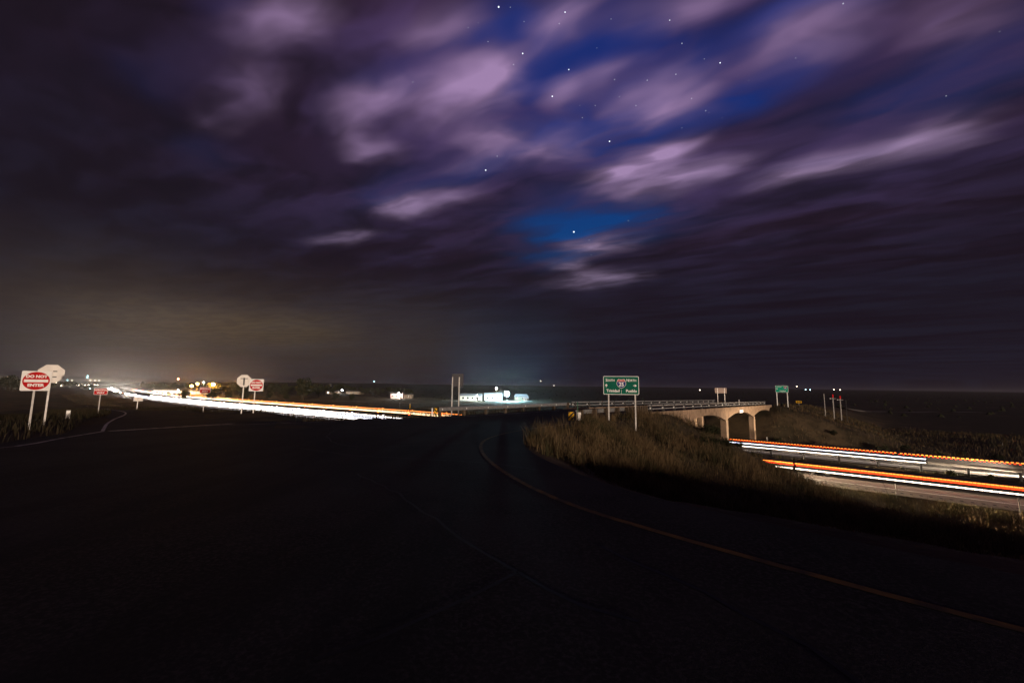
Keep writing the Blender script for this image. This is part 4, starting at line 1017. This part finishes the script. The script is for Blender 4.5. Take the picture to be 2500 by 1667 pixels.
def leaf_cloud(n, rx, ry, rz, size, seed, clumps=9, zc=0.0, base=.0):
    r_ = np.random.default_rng(seed); cs = r_.normal(size=(clumps, 3)); cs /= np.linalg.norm(cs, axis=1)[:, None]; cs *= r_.uniform(.25, .75, (clumps, 1))
    k = r_.integers(0, clumps, n); d = r_.normal(size=(n, 3)); d /= np.linalg.norm(d, axis=1)[:, None]
    P_ = cs[k] + d * (r_.random((n, 1)) ** .45) * r_.uniform(.30, .52, (clumps, 1))[k]
    P_ *= np.array((rx, ry, rz)); P_[:, 2] += zc; P_ = P_[P_[:, 2] > base]; n = len(P_)
    a = r_.normal(size=(n, 3)); a /= np.linalg.norm(a, axis=1)[:, None]; b = np.cross(a, r_.normal(size=(n, 3))); b /= np.linalg.norm(b, axis=1)[:, None]
    sz = size * r_.uniform(.6, 1.4, (n, 1)); V = np.stack([P_ - a * sz, P_ + b * sz * .55, P_ + a * sz, P_ - b * sz * .55], 1).reshape(-1, 3)
    me = bpy.data.meshes.new('crown'); me.from_pydata(V.tolist(), [], (np.arange(n * 4).reshape(-1, 4)).tolist()); return me
def stems(h, rad, seed, n=5, up=.75):
    r_ = random.Random(seed); m_ = MB(); m_.cyl((0, 0, -.3), (0, 0, h * .55), rad, rad * .6, 7)
    for i in range(n):
        a = r_.uniform(0, 6.28); z0 = h * r_.uniform(.25, .5); l = h * r_.uniform(.25, .42)
        m_.cyl((0, 0, z0), (math.cos(a) * l * .7, math.sin(a) * l * .7, z0 + l * up), rad * .45, rad * .12, 5)
    return m_.mesh('trunk')
# shrubs at the foot of the near bank and on the far bank
SH = []
for i in range(4):
    me_ = leaf_cloud(900, 1.5, 1.4, 1.1, .11, 50 + i, 10, .8, .02); me_.materials.append(M['shrub']); SH.append(me_)
STW = [stems(1.6, .05, 70 + i, 7) for i in range(2)]
for m_ in STW: m_.materials.append(M['bark'])
def shrub(label, x, y, sc, k, group=None, mesh=None):
    r = thing('shrub', label, 'shrub', (x, y, hz1(x, y) - .05), random.uniform(0, 6), group); r.scale = (sc, sc, sc)
    obj('crown', mesh or SH[k % 4], None, r); obj('stem', STW[k % 2], None, r); return r
GS = 'shrubs on the near bank below the bridge'
for k, (px, d, sc) in enumerate(((1722, 37, .55), (1740, 38, .62), (1760, 39, .7), (1782, 40, .62), (1735, 34, .5), (1806, 40, .5), (1712, 33, .42), (1828, 40, .4), (1770, 35, .45), (1795, 37, .45))):
    pp = place(px, 1000, d); shrub('dark leafy shrub on the near bank in front of the bridge piers', pp.x, pp.y, sc, k, GS)
for k, (s, N, sc) in enumerate(((-4, 87, .8), (4, 90, .6), (-10, 86, .6), (-16, 88, .7), (10, 89, .7), (-22, 86, .5), (2, 95, .55), (-7, 93, .7), (-14, 97, .5))):
    a = mn(-s, N); shrub('low dry shrub on the embankment right of the bridge', a[0], a[1], sc, k, 'shrubs on the far embankment')
WEED = []
for i in range(3):
    me_ = leaf_cloud(350, .6, .6, .55, .07, 90 + i, 7, .4, .0); me_.materials.append(M['weed']); WEED.append(me_)
rr = random.Random(5)
for k in range(34):
    s = rr.uniform(-20, 20); a = mn(-s, rr.uniform(63, 68.6)); shrub('bushy green weed clump in the median between the carriageways', a[0], a[1], rr.uniform(.5, 1.15), k, 'weeds in the median', WEED[k % 3])
# wire fence along the foot of the near bank
fr = mn(4, 50.0); fl = Vector((fr[0], fr[1], hz1(*fr)))
fen = thing('wire_fence', 'thin wire fence on steel posts at the foot of the near bank', 'fence', fl)
fps = []
for s in (-24, -17, -10, -3, 4, 8.5):
    a = mn(-s, 50.4); z = hz1(*a); fps.append((a[0], a[1], z))
    m_ = MB(); m_.cyl((a[0], a[1], z - .2), (a[0], a[1], z + 1.35), .03, n=6); m_.build('post', M['steel_dark'], fen, fl)
for h in (.35, .75, 1.15):
    m_ = MB()
    for p0, p1 in zip(fps[:-1], fps[1:]): m_.cyl((p0[0], p0[1], p0[2] + h), (p1[0], p1[1], p1[2] + h), .006, n=4, cap=False)
    m_.build('wire', M['steel_dark'], fen, fl)

# ================================================================== trees
TR = []
for i in range(5):
    c_ = leaf_cloud(1500, 3.0, 3.0, 3.4, .34, 120 + i, 13, 4.6, .8); c_.materials.append(M['tree_leaf'])
    t_ = stems(6.5, .22, 140 + i, 8); t_.materials.append(M['bark']); TR.append((c_, t_))
def tree(label, x, y, h, k, group, zoff=0.0):
    r = thing('tree', label, 'tree', (x, y, hz1(x, y) - .2 + zoff), random.uniform(0, 6), group); f = h / 8.0; r.scale = (f * random.uniform(.9, 1.3), f * random.uniform(.9, 1.3), f)
    obj('crown', TR[k % 5][0], None, r); obj('trunk', TR[k % 5][1], None, r); return r
rr = random.Random(11)
G1 = 'dark trees along the wooded rise beyond the highway'
L1 = 'dark leafy tree in the wooded rise beyond the highway'
k = 0
for px in np.arange(350, 1010, 8.5):
    d = rr.uniform(300, 520) if px > 470 else rr.uniform(420, 620); q = place(px + rr.uniform(-4, 4), 940, d)
    tree(L1, q.x, q.y, rr.uniform(7, 11) * (1 if px < 850 else .75), k, G1); k += 1
for px in np.arange(-40, 120, 9):
    q = place(px, 940, rr.uniform(250, 330)); tree('dark tree on the low hill at the far left edge', q.x, q.y, rr.uniform(8, 12), k, 'trees at the far left edge'); k += 1
for px in np.arange(120, 235, 13):
    q = place(px, 940, rr.uniform(380, 520)); tree('distant dark tree left of the highway', q.x, q.y, rr.uniform(5, 7.5), k, 'distant trees left of the highway'); k += 1
q = place(742, 940, 230); tree('tall pointed tree standing alone beyond the smaller do not enter sign', q.x, q.y, 14, 2, None)
for px, d, h in ((520, 210, 6.5), (560, 230, 5), (600, 215, 6), (660, 240, 5.5), (455, 230, 6), (700, 235, 5), (820, 240, 5.5), (860, 250, 5)):
    q = place(px, 940, d); tree('roadside tree standing before the wooded rise', q.x, q.y, h, k, 'roadside trees before the wooded rise'); k += 1
# scattered sage on the plain
p = scatter(2600, -500, 1100, 150, 1300, lambda p, N, s, c: (N > 190))
V, F = [], []
for (x, y), z in zip(p, height(p[:, 0], p[:, 1])):
    r_ = rng.uniform(.5, 1.7); k0 = len(V)
    for i in range(7):
        a = i * .9; V.append((x + math.cos(a) * r_ * rng.uniform(.7, 1.2), y + math.sin(a) * r_, z - .1))
    V.append((x + rng.uniform(-.3, .3), y, z + r_ * rng.uniform(.7, 1.1))); F += [(k0 + i, k0 + (i + 1) % 7, k0 + 7) for i in range(7)]
me = bpy.data.meshes.new('sagebrush'); me.from_pydata(V, [], F); o = obj('sagebrush', me, M['shrub'], kind='stuff'); o['label'] = 'dark sagebrush scattered over the far plain'; o['category'] = 'sagebrush'

# ================================================================== buildings and lamps in the distance
M['wall_white'] = mat('white_siding', (.66, .66, .62), .7, col2=(.56, .56, .53), scale=2)
M['wall_tan'] = mat('tan_siding', (.30, .24, .18), .8, col2=(.24, .19, .14), scale=2)
M['roof'] = mat('shingle_roof', (.06, .055, .05), .85, col2=(.04, .036, .033), scale=5)
M['roof_metal'] = mat('metal_roof', (.34, .36, .40), .5, .4, col2=(.26, .28, .31), scale=3)
M['pane'] = mat('dark_window_pane', (.02, .022, .025), .15)
M['lit_pane'] = mat('lit_window', (.8, .7, .5), .4, emit=(1.0, .86, .66), estr=9)
M['door'] = mat('painted_door', (.12, .09, .07), .6)
def house(label, px, d, w, dep, h, rise, wall, roof, rz=0.0, lit=(), cat='house', windows=3, name='house'):
    q = place(px, 940, d); z = hz1(q.x, q.y); r = thing(name, label, cat, (q.x, q.y, z), rz)
    MB().box((0, 0, h / 2 - .3), (w, dep, h + .6)).build('wall', wall, r)
    e = .35; m_ = MB()
    m_.add([(-w / 2 - e, -dep / 2 - e, h), (w / 2 + e, -dep / 2 - e, h), (w / 2 + e, dep / 2 + e, h), (-w / 2 - e, dep / 2 + e, h), (-w / 2 - e, 0, h + rise), (w / 2 + e, 0, h + rise)],
           [(0, 1, 5, 4), (2, 3, 4, 5), (0, 4, 3), (1, 2, 5), (3, 2, 1, 0)])
    m_.build('roof', roof, r)
    for i in range(windows):
        x = -w / 2 + w * (i + .7) / (windows + .6)
        f = MB().box((x, -dep / 2 - .03, h * .56), (1.25, .07, 1.35)).build('window', M['wall_white'] if wall is not M['wall_white'] else M['roof'], r)
        MB().box((x, -dep / 2 - .075, h * .56), (1.0, .03, 1.1)).build('pane', M['lit_pane'] if i in lit else M['pane'], f)
    x = w / 2 - w * .22 / 1.3; MB().box((x, -dep / 2 - .04, 1.0), (1.0, .08, 2.0)).build('door', M['door'], r)
    return r
def yard_lamp(label, px, d, hgt, col, estr, power, size, arm=0.0, name='yard_light', cat='lamp', zoff=0.0, abs_z=None, pole=True, group=None):
    q = place(px, 940, d); z = hz1(q.x, q.y) if not abs_z else abs_z - hgt
    r = thing(name, label, cat, (q.x, q.y, z), 0, group)
    if pole: MB().cyl((0, 0, -.3), (0, 0, hgt), .12, .07, 7).build('pole', M['wood'], r)
    m_ = MB(); n = 10
    for j in range(5):
        t0, t1 = math.pi * j / 5, math.pi * (j + 1) / 5
        m_.cyl((arm, 0, hgt + size - size * math.cos(t0)), (arm, 0, hgt + size - size * math.cos(t1)), max(.001, size * math.sin(t0)), max(.001, size * math.sin(t1)), n, cap=False)
    m_.build('lamp_head', mat('lit_lamp', (.9, .9, .9), .4, emit=col, estr=estr), r)
    if power:
        l = bpy.data.lights.new('lamp_light', 'POINT'); l.energy = power; l.color = col; l.shadow_soft_size = size
        o = bpy.data.objects.new('lamp_light', l); COL.objects.link(o); o.parent = r; o.location = (arm, -size - .4, hgt + size)
    return r
COOL = (.45, .88, 1.0); SODIUM = (1.0, .45, .08); WARM = (1.0, .80, .55)
FD = 285
house('long white farmhouse at the left end of the brightly lit farmyard', 1151, FD, 15, 8, 3.0, 1.6, M['wall_white'], M['roof_metal'], 0, cat='farmhouse', windows=4)
house('white barn beside the blazing yard light in the farmyard', 1205, FD + 4, 12.5, 9, 3.4, 2.0, M['wall_white'], M['roof_metal'], 0, cat='barn', windows=3, name='barn')
house('small grey shed at the right end of the farmyard', 1273, FD + 6, 8, 6, 2.6, 2.0, M['wall_tan'], M['roof_metal'], R(20), cat='shed', windows=1, name='shed')
house('little pink outbuilding right of the grey shed', 1284, FD - 6, 3.2, 3, 2.3, .5, mat('pink_siding', (.42, .25, .22), .8), M['roof_metal'], 0, cat='outbuilding', windows=1, name='outbuilding')
yard_lamp('blazing blue-white yard light in the middle of the farmyard', 1237.5, FD - 9, 3.4, COOL, 600, 60000, 1.6)
yard_lamp('smaller white lamp on a pole above the barn roof', 1212, FD - 3, 8.2, (1, .97, .9), 120, 14000, .55)
yard_lamp('low lamp washing the white farmhouse', 1165, FD - 16, 3.6, (.95, 1.0, .86), 60, 12000, .25)
# houses and sodium lamps among the trees on the left
house('low house among the trees left of the sodium lamps', 408, 330, 14, 8, 2.8, 1.8, M['wall_white'], M['roof'], R(10), lit=(1,), cat='house')
house('pale house lit orange below the two sodium lamps', 462, 335, 15, 8, 3.0, 1.8, M['wall_white'], M['roof'], R(-5), cat='house')
house('dim house right under the brightest sodium lamp', 505, 345, 12, 8, 2.8, 1.8, M['wall_tan'], M['roof'], R(8), cat='house')
yard_lamp('lower left sodium lamp among the trees', 468, 322, 6.5, SODIUM, 300, 40000, .7)
yard_lamp('middle sodium lamp among the trees', 482, 326, 8.0, SODIUM, 300, 40000, .75)
yard_lamp('brightest sodium lamp at the right end of the tree-hidden houses', 520.5, 318, 7.8, SODIUM, 600, 55000, 1.0)
yard_lamp('white lamp between the two brightest sodium lamps', 497, 330, 9.8, (1, .95, .85), 120, 8000, .4)
yard_lamp('small white house lamp left of the sodium lamps', 436, 325, 3.0, (1, .95, .88), 60, 4000, .3)
tw = yard_lamp('red aviation light on top of a distant mast', 434, 560, 13.8, (1.0, .16, .07), 110, 0, .8, name='radio_mast', cat='mast')
house('pinkish house with one glowing window beyond the field', 972, 300, 9, 7, 3.4, 1.4, mat('rose_siding', (.34, .22, .20), .8), M['roof'], R(4), lit=(2,), cat='house')
house('dark low house right of the glowing-window house', 995, 305, 8, 6, 2.6, 1.2, M['wall_tan'], M['roof'], 0, cat='house', windows=2)
house('low house with a lamp far beyond the left field', 815, 400, 12, 7, 2.6, 1.3, M['wall_tan'], M['roof'], 0, lit=(0,), cat='house')
house('long low house half hidden far beyond the left field', 868, 410, 16, 7, 2.4, 1.2, M['wall_tan'], M['roof'], 0, cat='house')
yard_lamp('white lamp fixed beside the glowing window of the rose house', 974.5, 294, 3.0, (1, .93, .86), 160, 9000, .62)
yard_lamp('white lamp beside the low house beyond the left field', 836, 396, 3.6, (.9, .95, 1), 90, 3000, .5)
far = [(913, 932.5, 1500, COOL), (1320, 931, 2500, WARM), (1352, 942, 1900, WARM), (1708, 953, 900, WARM), (1945, 944, 2300, WARM), (1966, 952, 1500, COOL), (1977, 952.5, 1500, COOL), (2035, 952, 1400, WARM), (2050, 952.5, 1400, WARM),
       (11, 921.5, 900, WARM), (16, 921, 900, WARM), (163, 929, 1300, COOL), (174, 929, 1300, WARM), (211, 918.5, 1500, COOL), (211, 922.5, 1500, COOL), (219, 929, 1500, WARM), (231, 929.5, 1600, WARM), (241, 929.5, 1600, WARM), (136, 935, 700, WARM), (150, 942.5, 420, WARM), (221, 949, 330, COOL)]
names = ['left of the dark sign back', 'high above the plain right of the farm', 'just above the plain right of the farm', 'left of the pinkish sign back', 'above right of the distant green sign', 'greenish left one of a close pair', 'greenish right one of a close pair',
         'above the red-topped posts, left one', 'above the red-topped posts, right one', 'on the hill at the far left edge, left one', 'on the hill at the far left edge, right one', 'right of the nearest sign back, left one', 'right of the nearest sign back, right one', 'upper one of two on a mast', 'lower one of two on a mast',
         'left of the highway bend', 'near the highway bend, left one', 'near the highway bend, right one', 'beside the octagon back', 'under the octagon back on the dark verge', 'above the left wrong way sign']
for (px, py, d, col), nm in zip(far, names):
    dd = ray(px, py); z = 1.6 + dd.z / dd.y * d; q = place(px, 940, d); hg = z - hz1(q.x, q.y); rad_ = d * .0011
    yard_lamp('tiny distant light ' + nm, px, d, max(hg, 1.0), col, 9, 0, rad_, name='distant_light')
# pale frontage track lit by the farm, and lights of the far road on the left
tr = catmull([tuple(place(px, 940, d)[:2]) for px, d in ((700, 250), (900, 235), (1060, 228), (1250, 222), (1480, 214), (1750, 200), (2000, 195), (2400, 200))], 8)
st('farm_track', ribbon(tr, -2.2, 2.2, .10, hz1), mat('gravel_track', (.20, .18, .15), .9, col2=(.14, .125, .10), scale=.6))
yd = catmull([tuple(place(px, 940, d)[:2]) for px, d in ((1080, FD - 16), (1160, FD - 15), (1230, FD - 14), (1300, FD - 13))], 6)
st('farm_yard', ribbon(yd, -5, 6, .14, hz1), mat('yard_gravel', (.34, .34, .32), .9, col2=(.24, .24, .22), scale=.4))
for k, px in enumerate((4, 34, 47, 178, 190, 206, 222, 236)):
    q = place(px, 940, 560); z = 1.6 + ray(px, 939.5).z / ray(px, 939.5).y * 560
    r = thing('distant_car', 'tiny car with lit lamps on the far road at the left edge', 'car', (q.x, q.y, z - .7), 0, 'cars on the far road at the left')
    MB().box((0, 0, .6), (4.4, 1.8, .9)).box((-.2, 0, 1.25), (2.4, 1.6, .5)).build('body', M['car_dark'], r)
    MB().box((-2.1, -.95, .7), (2.0, .1, .28)).box((2.0, -.95, .7), (1.6, .1, .28)).build('headlight', mat('far_headlamp', (.9, .8, .6), .3, emit=(1, .82, .62), estr=26), r)

# ================================================================== thin night air
hz_m = bpy.data.materials.new('thin_haze'); hz_m.use_nodes = True; nt = hz_m.node_tree; nt.nodes.remove(nt.nodes['Principled BSDF'])
pv = nt.nodes.new('ShaderNodeVolumePrincipled'); pv.inputs['Color'].default_value = (1.0, .94, .88, 1); pv.inputs['Density'].default_value = .00010; pv.inputs['Anisotropy'].default_value = .78
nt.links.new(pv.outputs[0], [n for n in nt.nodes if n.type == 'OUTPUT_MATERIAL'][0].inputs['Volume'])
hb = MB().box((0, 4600, 17), (19500, 10400, 56)).build('haze', hz_m, kind='stuff')
hb['label'] = 'thin night haze over the whole plain'; hb['category'] = 'haze'
